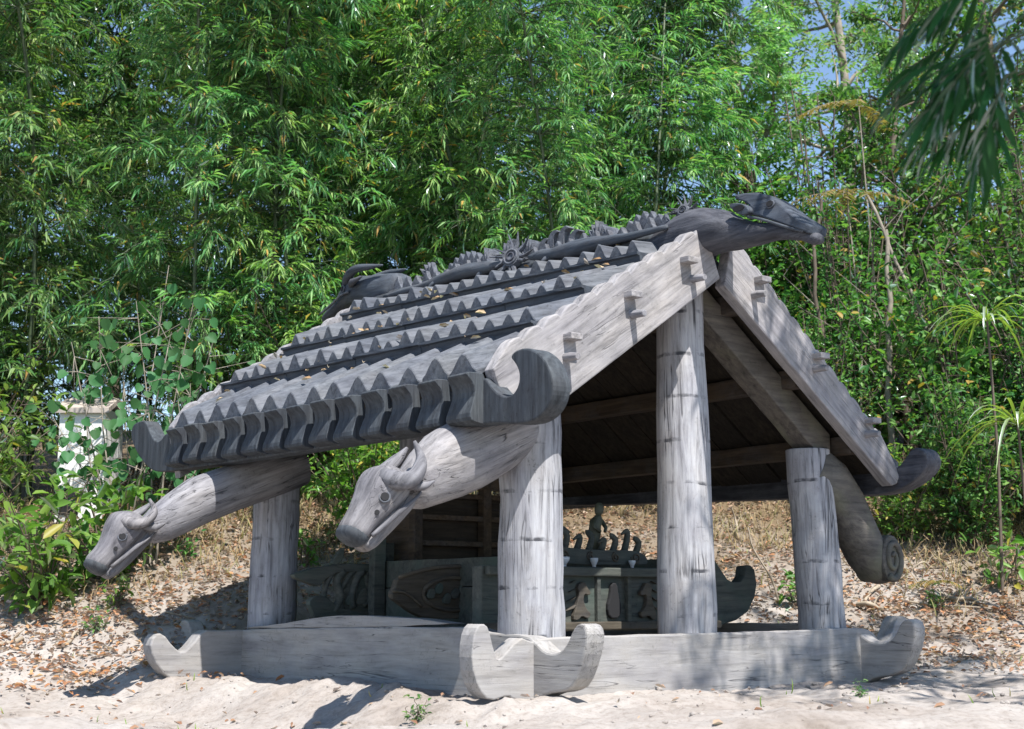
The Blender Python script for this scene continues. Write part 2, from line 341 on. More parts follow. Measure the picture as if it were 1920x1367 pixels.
M['plaster'] = plain('white_plaster', (0.78, 0.77, 0.75), .8, .04, 4)
M['sheet_roof'] = plain('roof_sheet', (0.42, 0.36, 0.32), .6, .1, 9)
M['ceramic'] = plain('white_ceramic', (0.62, 0.64, 0.68), .25, .05, 9)
M['brass'] = plain('green_figure_paint', (0.075, 0.085, 0.06), .6, .25, 18)

rng = np.random.default_rng(7)
TPL = {  # (along, across, up) and quads / tris
    'lance': (np.array([(0, 0, 0), (.33, .5, .10), (.33, 0, 0), (.33, -.5, .10), (1, 0, -.10)], float), np.array([(0, 2, 1), (0, 3, 2), (2, 4, 1), (3, 4, 2)])),
    'oval': (np.array([(0, 0, 0), (.28, .46, .09), (.68, .40, .05), (1, 0, -.12), (.68, -.40, .05), (.28, -.46, .09), (.5, 0, -.02)], float), np.array([(0, 6, 1), (1, 6, 2), (2, 6, 3), (3, 6, 4), (4, 6, 5), (5, 6, 0)])),
    'curl': (np.array([(0, 0, 0), (.3, .42, .22), (.75, .34, .30), (1, 0, .10), (.75, -.30, .12), (.3, -.42, .22), (.5, 0, -.02)], float), np.array([(0, 6, 1), (1, 6, 2), (2, 6, 3), (3, 6, 4), (4, 6, 5), (5, 6, 0)])),
    'heart': (np.array([(0, 0, 0), (-.05, .26, .04), (.16, .48, .07), (.50, .50, .05), (.80, .30, -.02), (.98, .02, -.10), (.80, -.30, -.03), (.50, -.50, .03), (.16, -.48, .06), (-.05, -.26, .03), (.42, 0, -.05)], float),
              np.array([(0, 10, 1), (1, 10, 2), (2, 10, 3), (3, 10, 4), (4, 10, 5), (5, 10, 6), (6, 10, 7), (7, 10, 8), (8, 10, 9), (9, 10, 0)])),
    'blade': (np.array([(0, .5, 0), (0, -.5, 0), (.35, .5, .16), (.35, -.5, .16), (.7, .38, .12), (.7, -.38, .12), (1, 0, -.16), (1, 0, -.16)], float), np.array([(0, 1, 3), (0, 3, 2), (2, 3, 5), (2, 5, 4), (4, 5, 7), (4, 7, 6)])),
}
def unit(a): return a / np.maximum(np.linalg.norm(a, axis=-1, keepdims=True), 1e-9)
def leaves(P, D, L, Wd, tpl, upv=None, jit=0.5, g=None):
    g = g or rng
    T, F = TPL[tpl]; P = np.asarray(P, float); n = len(P); D = unit(np.asarray(D, float))
    up = np.array([0, 0, 1.0]) if upv is None else upv
    Nn = unit(np.broadcast_to(up, (n, 3)) + g.normal(0, jit, (n, 3)))
    A = unit(np.cross(Nn, D)); B = np.cross(D, A)
    L = np.broadcast_to(L, (n,)); Wd = np.broadcast_to(Wd, (n,))
    V = P[:, None] + D[:, None] * (T[None, :, 0:1] * L[:, None, None]) + A[:, None] * (T[None, :, 1:2] * Wd[:, None, None]) + B[:, None] * (T[None, :, 2:3] * L[:, None, None])
    k = len(T); FF = F[None] + (np.arange(n) * k)[:, None, None]
    return V.reshape(-1, 3), FF.reshape(-1, 3)
def vstack(parts):
    V = []; F = []; o = 0
    for v, f in parts: V.append(v); F.append(f + o); o += len(v)
    return np.concatenate(V), np.concatenate(F)
def tubes_np(paths, radii, n=4):
    """many tubes: list of (k,3) arrays and radii arrays -> tri mesh"""
    parts = []
    for p, r in zip(paths, radii):
        p = np.asarray(p, float); k = len(p); d = unit(np.gradient(p, axis=0)); a = unit(np.cross(d, np.array([.31, .17, .93]))); b = np.cross(d, a)
        t = np.arange(n) / n * 2 * np.pi; r = np.broadcast_to(r, (k,))
        V = p[:, None] + (a[:, None] * np.cos(t)[None, :, None] + b[:, None] * np.sin(t)[None, :, None]) * r[:, None, None]
        i, j = np.meshgrid(np.arange(k - 1), np.arange(n), indexing='ij'); q = i * n + j; q2 = i * n + (j + 1) % n
        F = np.concatenate([np.stack([q, q2, q2 + n], -1).reshape(-1, 3), np.stack([q, q2 + n, q + n], -1).reshape(-1, 3)])
        parts.append((V.reshape(-1, 3), F))
    return vstack(parts)
def copy_tree(o, parent=None):
    c = o.copy(); COL.objects.link(c); c.parent = parent
    for ch in list(o.children): copy_tree(ch, c)
    return c

def bamboo_proto(seed, H, nb, lean, leafmat_, ls=1.0, low=.10, blen=1.0):
    g = np.random.default_rng(seed); az = g.uniform(0, 2 * np.pi); ld = np.array([np.cos(az), np.sin(az), 0])
    t = np.linspace(0, 1, 26); path = np.stack([ld[0] * lean * t ** 2.4, ld[1] * lean * t ** 2.4, H * (t - .16 * t ** 4)], 1) + np.stack([.04 * np.sin(t * 7 + seed), .04 * np.cos(t * 6), 0 * t], 1)
    r = .019 * (1 - .75 * t) + .003; r[1::3] *= 1.12
    culm = np_mesh('culm', *tubes_np([path], [r], 8), smooth=True)
    tp = []; tr = []; LP = []; LD = []; LL = []; SPR = []
    for b in range(nb):
        s = g.uniform(low, 1.0) ** .85; i = int(s * 25); p0 = path[min(i, 25)]
        a = g.uniform(0, 2 * np.pi); up = g.uniform(.05, .75); L = blen * g.uniform(.45, 1.25) * (1.1 - .45 * s)
        d = unit(np.array([np.cos(a), np.sin(a), up])); k = 7; q = np.linspace(0, 1, k)[:, None]
        bp = p0 + d * L * q + np.array([0, 0, -1.0]) * (q ** 2.2) * L * g.uniform(.25, .75)
        tp.append(bp); tr.append(.006 * (1 - .8 * q[:, 0]) + .0015)
        for sidx in range(int(4 + 6 * L)):
            u = g.uniform(.2, 1.0); c = bp[0] + (bp[-1] - bp[0]) * 0; fi = u * (k - 1); i0 = min(int(fi), k - 2); c = bp[i0] + (bp[i0 + 1] - bp[i0]) * (fi - i0)
            bd = unit(bp[i0 + 1] - bp[i0]); sd = unit(bd + g.normal(0, .65, 3) + np.array([0, 0, -.15])); sl = g.uniform(.10, .28)
            nl = g.integers(6, 11); side = unit(np.cross(sd, np.array([0, 0, 1.0]) + g.normal(0, .3, 3)))
            tp.append(np.stack([c, c + sd * sl * .5, c + sd * sl])); tr.append(np.array([.0025, .002, .001]))
            for w in range(nl):
                f = w / (nl - 1); pos = c + sd * sl * (.2 + .8 * f); sg = 1 if w % 2 else -1
                dd = sd * (.55 + .6 * f) + side * sg * (1.0 - .75 * f) + np.array([0, 0, -.38]) + g.normal(0, .13, 3)
                LP.append(pos); LD.append(dd); LL.append(g.uniform(.07, .15) * ls)
    LL = np.array(LL)
    V, F = leaves(LP, LD, LL, LL * g.uniform(.11, .16, len(LL)), 'lance', jit=.35, g=g)
    root = empty('bamboo'); link('culm', culm, M['culm'], root)
    link('branches', np_mesh('branches', *tubes_np(tp, tr, 3)), M['culm'], root)['kind'] = 'stuff'
    f = link('foliage', np_mesh('foliage', V, F), leafmat_, root); f['kind'] = 'stuff'
    return root

def tree_proto(name, seed, H, trunk_r, spread, nl1, leaf, ls, lm, bark, crown_low=.35, pinn=True, dens_=1.0, lean=(0, 0)):
    g = np.random.default_rng(seed); t = np.linspace(0, 1, 14)
    path = np.stack([lean[0] * t ** 1.6 + .12 * np.sin(t * 5 + seed), lean[1] * t ** 1.6 + .12 * np.cos(t * 4 + seed) - .12, H * t], 1)
    paths = [path]; rad = [trunk_r * (1 - .8 * t) + .006]; tips = []
    for b in range(nl1):
        s = g.uniform(crown_low, .97); fi = s * 13; i0 = min(int(fi), 12); p0 = path[i0] + (path[i0 + 1] - path[i0]) * (fi - i0)
        a = b * 2.4 + g.uniform(-.5, .5); L = spread * g.uniform(.6, 1.15) * (1.15 - .6 * s); up = g.uniform(.2, .9)
        d = unit(np.array([np.cos(a), np.sin(a), up])); q = np.linspace(0, 1, 8)[:, None]
        bp = p0 + d * L * q + np.array([0, 0, 1]) * q ** 2 * L * g.uniform(-.1, .35) + np.cumsum(g.normal(0, .03, (8, 3)), 0) * L
        r0 = trunk_r * .45 * (1 - .6 * s); paths.append(bp); rad.append(r0 * (1 - .8 * q[:, 0]) + .003)
        for c in range(int(7 * dens_)):
            u = g.uniform(.25, 1); fi = u * 7; i1 = min(int(fi), 6); p1 = bp[i1] + (bp[i1 + 1] - bp[i1]) * (fi - i1)
            d2 = unit(d + g.normal(0, .8, 3)); L2 = L * g.uniform(.2, .5); q2 = np.linspace(0, 1, 5)[:, None]
            sp_ = p1 + d2 * L2 * q2 + np.array([0, 0, .12]) * q2 ** 2 * L2; paths.append(sp_); rad.append(.006 * (1 - .75 * q2[:, 0]) + .001)
            for e in range(int(5 * dens_) + 2): tips.append((sp_[0] + (sp_[-1] - sp_[0]) * g.uniform(.2, 1), unit(d2 + g.normal(0, .7, 3))))
    LP = []; LD = []; LL = []
    for (p, d) in tips:
        if pinn:
            sl = g.uniform(.18, .36); side = unit(np.cross(d, np.array([0, 0, 1]) + g.normal(0, .3, 3))); n = g.integers(7, 13)
            for w in range(n):
                f = w / n; sg = 1 if w % 2 else -1; LP.append(p + d * sl * f + np.array([0, 0, -.1]) * f * f * sl); LD.append(side * sg + d * .45 + np.array([0, 0, -.25]) + g.normal(0, .12, 3)); LL.append(g.uniform(.7, 1.2) * ls)
        else:
            for w in range(g.integers(5, 9)): LP.append(p + g.normal(0, .05, 3)); LD.append(unit(d + g.normal(0, .7, 3)) + np.array([0, 0, -.1])); LL.append(g.uniform(.6, 1.3) * ls)
    LL = np.array(LL); V, F = leaves(LP, LD, LL, LL * g.uniform(.34, .48, len(LL)), leaf, jit=.5, g=g)
    root = empty(name); link('trunk', np_mesh('trunk', *tubes_np(paths[:1], rad[:1], 10), smooth=True), bark, root)
    link('limbs', np_mesh('limbs', *tubes_np(paths[1:], rad[1:], 5), smooth=True), bark, root)['kind'] = 'stuff'
    f = link('crown', np_mesh('crown', V, F), lm, root); f['kind'] = 'stuff'
    return root

def shrub_proto(name, seed, H, Rr, nst, leaf, ls, lw, lm, bark, per=26, droop=.15, clump=3):
    g = np.random.default_rng(seed); paths = []; rad = []; LP = []; LD = []; LL = []
    for s in range(nst):
        a = g.uniform(0, 2 * np.pi); lean = Rr * g.uniform(.1, 1.0); h = H * g.uniform(.55, 1.05) * (1 - .25 * (lean / Rr) ** 2); t = np.linspace(0, 1, 8)
        p = np.stack([np.cos(a) * lean * t ** 1.3, np.sin(a) * lean * t ** 1.3, h * t], 1) + np.cumsum(g.normal(0, .012, (8, 3)), 0); paths.append(p); rad.append(.0065 * H ** .5 * (1 - .7 * t) + .0015)
        for w in range(per):
            u = g.uniform(.08, 1.0) ** .8; fi = u * 7; i0 = min(int(fi), 6); c = p[i0] + (p[i0 + 1] - p[i0]) * (fi - i0)
            d = unit(np.array([*g.normal(0, 1, 2), g.uniform(-.2, .8)])); L2 = g.uniform(.08, .28) * min(1.0, H); e = c + d * L2
            if w % 3 == 0: paths.append(np.stack([c, (c + e) / 2 + np.array([0, 0, .01]), e])); rad.append(np.array([.003, .002, .001]))
            for k in range(clump): LP.append(e + g.normal(0, .02, 3)); LD.append(unit(d + g.normal(0, .8, 3)) + np.array([0, 0, -droop])); LL.append(g.uniform(.6, 1.25) * ls)
    LL = np.array(LL); V, F = leaves(LP, LD, LL, LL * lw * g.uniform(.85, 1.15, len(LL)), leaf, jit=.45, g=g)
    root = empty(name); link('stems', np_mesh('stems', *tubes_np(paths, rad, 4), smooth=True), bark, root)['kind'] = 'stuff'
    f = link('foliage', np_mesh('foliage', V, F), lm, root); f['kind'] = 'stuff'
    return root
# ------------------------------------------------------------ the ground
TA = R(38.6); TPx, TPy = 0.06, 6.4
def sst(a, b, x): t = np.clip((x - a) / (b - a), 0, 1); return t * t * (3 - 2 * t)
def vnoise(x, y, f, seed):
    x = x * f + seed * 17.3; y = y * f - seed * 9.1; xi = np.floor(x); yi = np.floor(y); fx = x - xi; fy = y - yi
    def h(a, b): s = np.sin(a * 127.1 + b * 311.7 + seed * 74.7) * 43758.5453; return s - np.floor(s)
    u = fx * fx * (3 - 2 * fx); v = fy * fy * (3 - 2 * fy)
    return (h(xi, yi) * (1 - u) + h(xi + 1, yi) * u) * (1 - v) + (h(xi, yi + 1) * (1 - u) + h(xi + 1, yi + 1) * u) * v - .5
def ground_z(x, y, fine=True):
    x = np.asarray(x, float); y = np.asarray(y, float)
    dx = x - TPx; dy = y - TPy; W = dx * math.cos(TA) + dy * math.sin(TA); U = -dx * math.sin(TA) + dy * math.cos(TA)
    hill = .13 * np.clip(y - 7.4, 0, 1.3) + .40 * np.clip(y - 8.7, 0, 3.6) + .22 * np.clip(y - 12.3, 0, 9) + .06 * np.clip(y - 21, 0, 60)
    hill = hill - .55 * sst(-2.8, -4.5, x) * sst(10.5, 13, y)
    front = -.30 * np.clip(5.0 - y, 0, 4.5)
    z = hill + front
    z = z - .14 * sst(-.30, -.85, W) * (1 - sst(2.9, 4.2, U)) * sst(5.0, 6.2, y)
    dW = np.maximum(np.maximum(-.1 - W, W - 2.1), 0); dU = np.maximum(np.maximum(-.1 - U, U - 2.5), 0); dist = np.hypot(dW, dU)
    inside = 1 - sst(.05, .75, dist)
    z = z * (1 - inside) + inside * (.03)
    fallw = np.exp(-((x) ** 2 + (y - 8) ** 2) / 90.0)
    z = z + .10 * vnoise(x, y, .6, 1) * (1 - inside)
    if fine:
        z = z + fallw * (.055 * vnoise(x, y, 2.3, 2) * (1 - .6 * inside) + .035 * vnoise(x, y, 6.1, 3) + .022 * vnoise(x, y, 14, 4) + .012 * vnoise(x, y, 31, 5))
        band = np.exp(-((W + .38) / .22) ** 2) * (U > -.4) * (U < 2.6); z = z + band * (.035 * vnoise(x, y, 7.5, 7) + .028 * vnoise(x, y, 18, 8))
        z = z + .03 * np.exp(-(((W + .33) / .16) ** 2 + ((U - .42) / .22) ** 2)) + .05 * np.exp(-(((W + .28) / .14) ** 2 + ((U - 1.1) / .45) ** 2))
    return z
def axis_pts(c0, c1, step, far):
    mid = np.arange(c0, c1 + 1e-6, step); out = []; s = step; p = c1
    while p < far: s *= 1.16; p += s; out.append(p)
    lo = []; s = step; p = c0
    while p > -far: s *= 1.16; p -= s; lo.append(p)
    return np.concatenate([lo[::-1], mid, out])
gx = axis_pts(-4.2, 4.6, .030, 260); gy = axis_pts(4.6, 11.0, .030, 260)
GX, GY = np.meshgrid(gx, gy, indexing='ij'); GZ = ground_z(GX, GY)
nx, ny = GX.shape; ii, jj = np.meshgrid(np.arange(nx - 1), np.arange(ny - 1), indexing='ij'); q = ii * ny + jj
gm = np_mesh('ground', np.stack([GX, GY, GZ], -1).reshape(-1, 3), np.stack([q, q + ny, q + ny + 1, q + 1], -1).reshape(-1, 4), smooth=True)
m, N, Lk, P = newmat('sandy_soil')
tc = N.new('ShaderNodeTexCoord')
n1 = N.new('ShaderNodeTexNoise'); n1.inputs['Scale'].default_value = 1.3; n1.inputs['Detail'].default_value = 8; n1.inputs['Roughness'].default_value = .62; Lk.new(tc.outputs['Object'], n1.inputs['Vector'])
r1 = ramp(N, [(.30, (.255, .218, .188)), (.48, (.352, .316, .288)), (.68, (.41, .382, .358))]); Lk.new(n1.outputs['Fac'], r1.inputs[0])
n2 = N.new('ShaderNodeTexNoise'); n2.inputs['Scale'].default_value = 26; n2.inputs['Detail'].default_value = 10; n2.inputs['Roughness'].default_value = .75; Lk.new(tc.outputs['Object'], n2.inputs['Vector'])
r2 = ramp(N, [(.30, (.62, .58, .54)), (.52, (1, 1, 1)), (.75, (1.12, 1.1, 1.08))]); Lk.new(n2.outputs['Fac'], r2.inputs[0])
mx = N.new('ShaderNodeMixRGB'); mx.blend_type = 'MULTIPLY'; mx.inputs[0].default_value = .9; Lk.new(r1.outputs[0], mx.inputs[1]); Lk.new(r2.outputs[0], mx.inputs[2])
# leaf mould under the trees: darker brown soil up the bank
sx = N.new('ShaderNodeSeparateXYZ'); Lk.new(tc.outputs['Object'], sx.inputs[0])
nm = N.new('ShaderNodeTexNoise'); nm.inputs['Scale'].default_value = 1.1; nm.inputs['Detail'].default_value = 7; nm.inputs['Roughness'].default_value = .7; Lk.new(tc.outputs['Object'], nm.inputs['Vector'])
ad = N.new('ShaderNodeMath'); ad.operation = 'MULTIPLY_ADD'; ad.inputs[1].default_value = 5.0; Lk.new(nm.outputs['Fac'], ad.inputs[0]); Lk.new(sx.outputs['Y'], ad.inputs[2])
rm = ramp(N, [(0, (0, 0, 0)), (1, (1, 1, 1))]); mrg = N.new('ShaderNodeMapRange'); mrg.inputs[1].default_value = 11.0; mrg.inputs[2].default_value = 13.6; Lk.new(ad.outputs[0], mrg.inputs[0])
mo = N.new('ShaderNodeMixRGB'); Lk.new(mrg.outputs[0], mo.inputs[0]); Lk.new(mx.outputs[0], mo.inputs[1]); mo.inputs[2].default_value = (.15, .11, .068, 1)
Lk.new(mo.outputs[0], P.inputs['Base Color']); P.inputs['Roughness'].default_value = .95; P.inputs['Specular IOR Level'].default_value = .1
bp = N.new('ShaderNodeBump'); bp.inputs['Strength'].default_value = .7; bp.inputs['Distance'].default_value = .02; Lk.new(n2.outputs['Fac'], bp.inputs['Height']); Lk.new(bp.outputs[0], P.inputs['Normal'])
M['soil'] = m
go = link('ground', gm, m); tag(go, 'pale sandy soil sloping up behind the tomb house', kind='structure'); go['category'] = 'ground'
def gz(x, y): return float(ground_z(np.array([x]), np.array([y]))[0])
# ------------------------------------------------------------ the tomb house
TA = R(38.6); TP = Vector((0.06, 6.4, 0.0))
def frame(name): return empty(name, TP, TA)
def to_world(W, U, z=0.0):
    return Vector((TP.x + W * math.cos(TA) - U * math.sin(TA), TP.y + W * math.sin(TA) + U * math.cos(TA), z))

tomb = frame('tomb_house')
tag(tomb, 'grey weathered wooden tomb house with carved buffalo heads and tiled roof', 'tomb house')

# --- sleeper beams on the ground, crescent ends
EAVE_OUT = [(-.17, .02), (-.25, .06), (-.36, .073), (-.43, .105), (-.49, .203), (-.515, .30), (-.50, .348), (-.455, .358), (-.42, .33), (-.39, .28), (-.35, .243), (-.30, .226), (-.24, .234), (-.18, .268), (-.12, .303),
            (.1, .305), (.335, .335), (2.74, .285), (2.80, .255), (2.92, .19), (3.02, .14), (3.08, .19), (3.13, .32), (3.22, .345), (3.31, .28), (3.32, .17), (3.24, .05), (3.05, -.02), (2.7, -.035), (1.4, -.03)]
b = prism('sleeper_beam', EAVE_OUT, 'UZ', -.09, .01, M['beam_y'], tomb, bev=0.01, smooth=1, amp=0.005, seed=1)
b2 = prism('beam_cap', [(.36, .336), (2.6, .291), (2.05, .322), (1.75, .352), (1.5, .372), (1.25, .376), (1.0, .372), (.7, .364)], 'UZ', -.084, .006, M['beam_y'], b, bev=0.006, smooth=1, amp=0.003)
b = prism('sleeper_beam', EAVE_OUT, 'UZ', 2.13, 2.22, M['beam_y'], tomb, bev=0.01, smooth=1, amp=0.006, seed=4)
GAB_OUT = [(-.326, .03), (-.22, .055), (-.20, .035), (-.07, .025), (2.1, .0), (2.27, .02), (2.38, .045), (2.50, .09), (2.565, .16), (2.58, .25), (2.56, .34), (2.51, .375), (2.45, .36), (2.40, .27), (2.34, .225), (2.28, .24), (2.24, .29), (2.15, .313),
           (1.6, .298), (.2, .295), (-.06, .285), (-.085, .27), (-.14, .285), (-.15, .292), (-.20, .265), (-.25, .222), (-.284, .200), (-.31, .255), (-.325, .31), (-.345, .350), (-.39, .350), (-.42, .29), (-.42, .19), (-.385, .085)]
prism('sleeper_beam', GAB_OUT, 'WZ', -.165, -.07, M['beam_x'], tomb, bev=0.009, smooth=1, amp=0.005, seed=2)
GAB_REAR = [(-.48, -.01), (-.59, .08), (-.65, .19), (-.632, .265), (-.575, .275), (-.51, .20), (-.455, .165), (-.40, .205), (-.33, .288), (-.25, .283), (1.0, .29), (2.2, .30), (2.33, .25), (2.42, .235), (2.53, .335), (2.64, .30), (2.71, .18), (2.6, .05), (2.2, -.02), (-.25, -.03)]
prism('sleeper_beam', GAB_REAR, 'WZ', 2.45, 2.56, M['beam_x'], tomb, bev=0.009, smooth=1, amp=0.005, seed=3)

# --- posts
def post(W, U, top, r0, r1, leanW=0.0, leanU=0.0, seed=0):
    secs = []
    rnd = random.Random(seed); z0 = 0.10; n = 12
    for i in range(n + 1):
        t = i / n; z = z0 + (top - z0) * t; r = r0 + (r1 - r0) * t + rnd.uniform(-.003, .003)
        secs.append(((W + leanW * t + rnd.uniform(-.003, .003), U + leanU * t, z), (r, 0, 0), (0, r, 0), 2.25))
    o = lobj('post', loft(secs, 22), M['post'], tomb, True, 0.0045, 3.0)
    return bevel(o, 0.006, 2, 60)
post(.062, .035, 1.30, .150, .132, -.015, -.02, 1)
post(1.015, .0, 2.02, .142, .112, -.01, .0, 2)
post(2.045, .0, 1.25, .122, .112, -.085, .0, 3)
post(.075, 2.42, 1.34, .138, .125, .01, -.02, 4)
post(1.015, 2.31, 2.05, .13, .105, .0, .0, 5)
post(2.04, 2.31, 1.25, .13, .115, -.05, .0, 6)

# --- roof geometry
def RL(W, U):
    f = (U + .15) / 2.9
    return (1.40 + .03 * f) + (W + .42) * (.57 + .09 * f)
def RR(W, U):
    f = (U + .15) / 2.9
    return (2.13 + .14 * f) - (W - 1.10) * (.715 + .09 * f)

# rafters in both gables
def rafter(U0, U1, dz):
    for (a, bb) in (((-.13, 1.165), (1.0, 1.935)), ((2.06, 1.15), (1.03, 1.91))):
        d = [(a[0], a[1] + dz), (bb[0], bb[1] + dz), (bb[0], bb[1] + .17 + dz), (a[0], a[1] + .185 + dz)]
        prism('rafter', d, 'WZ', U0, U1, M['rafter'], tomb, bev=0.008, amp=0.008, seed=U0)
rafter(-.075, .065, 0.0); rafter(2.24, 2.38, 0.04)
# purlins
for W in (-.10, .36, .78):
    box_obj('purlin', (W - .045, W + .045, -.17, 2.74, RL(W, 1.2) - .18, RL(W, 1.2) - .085), M['purlin'], tomb, .006, .006, 10)
for W in (1.27, 1.72, 2.14):
    box_obj('purlin', (W - .045, W + .045, -.17, 2.74, RR(W, 1.2) - .18, RR(W, 1.2) - .085), M['purlin'], tomb, .006, .006, 10)
# deck planks under the tiles
npl = 12
for k in range(npl):
    u0 = -.16 + k * 2.9 / npl + .006; u1 = -.16 + (k + 1) * 2.9 / npl - .006; j = random.Random(k).uniform(-.008, .008)
    for (fn, w0, w1) in ((RL, -.40, 1.0), (RR, 2.42, 1.07)):
        V = []
        for (w, u) in ((w0, u0), (w1, u0), (w1, u1), (w0, u1)):
            V.append((w, u, fn(w, u) - .065 + j))
        V += [(v[0], v[1], v[2] + .03) for v in V]
        F = [(0, 1, 2, 3), (4, 5, 6, 7), (0, 1, 5, 4), (1, 2, 6, 5), (2, 3, 7, 6), (3, 0, 4, 7)]
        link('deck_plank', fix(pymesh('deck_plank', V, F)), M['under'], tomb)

# roof tiers, left slope: one carved tile for each corrugation
WK = [-.42, -.065, .325, .735, .93]
US, UE = -.165, 2.77
def tile(u0, u1, wl, wu, hl0, hl1, hu0, hu1, foot, fn, na=8, flat=.25):
    V = []; F = []
    rows = ((wl, hl0, hl1), ((wl + wu) / 2, None, None), (wu, hu0, hu1))
    for r, (w, h0, h1) in enumerate(rows):
        if h0 is None: h0 = (hl0 + hu0) / 2; h1 = (hl1 + hu1) / 2
        for i in range(na + 1):
            t = i / na; u = u0 + (u1 - u0) * t
            c = .5 - .5 * math.cos(2 * math.pi * t); c = c ** .85
            V.append((w, u, fn(w, u) + h0 + (h1 - h0) * c))
    n = na + 1
    for r in range(2):
        for i in range(na): F.append((r * n + i, r * n + i + 1, (r + 1) * n + i + 1, (r + 1) * n + i))
    s = len(V)
    for i in range(n): V.append((wl + .004, V[i][1], fn(wl, V[i][1]) + foot))
    for i in range(na): F.append((i, s + i, s + i + 1, i + 1))
    s2 = len(V); V.append((wu, u0, fn(wu, u0) + min(foot, hu0) - .02)); V.append((wu, u1, fn(wu, u1) + min(foot, hu0) - .02))
    F.append((0, n, 2 * n, s2, s)); F.append((na, s + na, s2 + 1, 3 * n - 1, n + na))
    F.append(tuple([s + i for i in range(n)] + [s2 + 1, s2]))
    return V, F
rt = random.Random(5)
for k in range(4):
    nt = 14 if k == 0 else 21
    us, ue = (US + (.0 if k < 2 else .05 * k), UE - (0 if k < 2 else .02 * k)); 
    if k == 0: us, ue = -.18, 2.74
    st = (ue - us) / nt
    for i in range(nt):
        j = rt.uniform(-.010, .010); g = rt.uniform(.0, .006)
        if k == 0: vf = tile(us + i * st + g, us + (i + 1) * st - g, WK[0] + rt.uniform(-.01, .01), WK[1] + .05, .015 + j, .100 + j, -.02, .05, -.01, RL)
        else: vf = tile(us + i * st + g, us + (i + 1) * st - g, WK[k] + rt.uniform(-.011, .011), WK[k + 1] + .05, .088 + j, .158 + j * 2, -.03, .035, .07, RL)
        V, F = vf; o = link('roof_tile', fix(pymesh('roof_tile', V, F)), M['tile'], tomb)
        bevel(o, .004, 1, 50)
    if k:
        ns = 4; cuts = [us - .02] + sorted(us + (ue - us) * (q + rt.uniform(-.25, .25)) / ns for q in range(1, ns)) + [ue + .02]
        for q in range(ns):
            a, bq = cuts[q] + .003, cuts[q + 1] - .003; V = []; dz = rt.uniform(-.004, .004)
            prof = [(.045, .0), (-.026, .0), (-.034, .066), (-.052, .071), (-.052, .084), (.02, .080)]
            nu = 8
            for i in range(nu + 1):
                u = a + (bq - a) * i / nu
                for (pw, pz) in prof: V.append((WK[k] + pw + rt.uniform(-.0015, .0015), u, RL(WK[k], u) + pz - .004 + dz + rt.uniform(-.002, .002)))
            n = len(prof); F = []
            for i in range(nu):
                for p in range(n): F.append((i * n + p, i * n + (p + 1) % n, (i + 1) * n + (p + 1) % n, (i + 1) * n + p))
            F.append(tuple(range(n))); F.append(tuple(nu * n + p for p in range(n)))
            link('ledge_board', fix(pymesh('ledge_board', V, F)), M['ledge'], tomb)
# carved eave blocks
nb = 13; us, ue = -.215, 2.80; st = (ue - us) / nb
for i in range(nb):
    a = us + i * st + .012; bq = us + (i + 1) * st - .040; z = RL(-.42, a) + rt.uniform(-.006, .006); sh = rt.uniform(-.004, .004)
    prof = [(-.37, -.215), (-.455, -.205), (-.468, -.180), (-.452, -.13), (-.437, -.085), (-.447, -.045), (-.475, -.018), (-.492, -.004), (-.47, .008), (-.37, .006)]
    prof = smooth_poly(prof, True, 1)
    V = []; n = len(prof)
    for (u, sk, cut) in ((a, 0, 1.0), (a + (bq - a) * .70, .0, 1.0), (bq, .0, .72)):
        for (w, dz) in prof:
            ww = -.37 + (w + .37) * (cut + (1 - cut) * (max(0, min(1, (-dz) / .2)))) if cut < 1 else w
            V.append((ww + sh, u - (sk if dz > -.1 else 0), z + dz))
    F = []
    for r in range(2):
        for p in range(n): F.append((r * n + p, r * n + (p + 1) % n, (r + 1) * n + (p + 1) % n, (r + 1) * n + p))
    F.append(tuple(range(n))); F.append(tuple(2 * n + p for p in range(n)))
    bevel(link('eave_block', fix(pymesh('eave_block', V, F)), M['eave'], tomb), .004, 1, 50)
# eave logs with curled-up ends
EL = [(2.78, 1.20), (3.04, 1.212), (3.17, 1.262), (3.27, 1.325), (3.37, 1.40), (3.415, 1.47), (3.40, 1.53), (3.31, 1.548), (3.205, 1.542), (3.14, 1.468), (3.06, 1.402), (2.98, 1.396), (2.92, 1.435), (2.86, 1.435),
      (-.20, 1.405), (-.255, 1.345), (-.32, 1.295), (-.39, 1.285), (-.438, 1.32), (-.447, 1.375), (-.42, 1.42), (-.380, 1.455), (-.43, 1.48), (-.51, 1.475), (-.59, 1.435), (-.648, 1.365), (-.668, 1.29), (-.635, 1.215), (-.555, 1.168), (-.43, 1.165), (-.30, 1.185), (-.20, 1.19)]
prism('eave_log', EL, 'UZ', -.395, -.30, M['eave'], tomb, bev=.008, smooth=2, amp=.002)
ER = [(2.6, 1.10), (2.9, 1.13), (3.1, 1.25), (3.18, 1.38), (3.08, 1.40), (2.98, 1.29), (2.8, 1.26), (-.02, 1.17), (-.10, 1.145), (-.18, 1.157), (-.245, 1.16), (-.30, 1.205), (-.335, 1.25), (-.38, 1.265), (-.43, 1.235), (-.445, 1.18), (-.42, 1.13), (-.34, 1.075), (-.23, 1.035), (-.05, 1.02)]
prism('eave_log', ER, 'UZ', 2.40, 2.53, M['dark'], tomb, bev=.008, smooth=2, amp=.002)
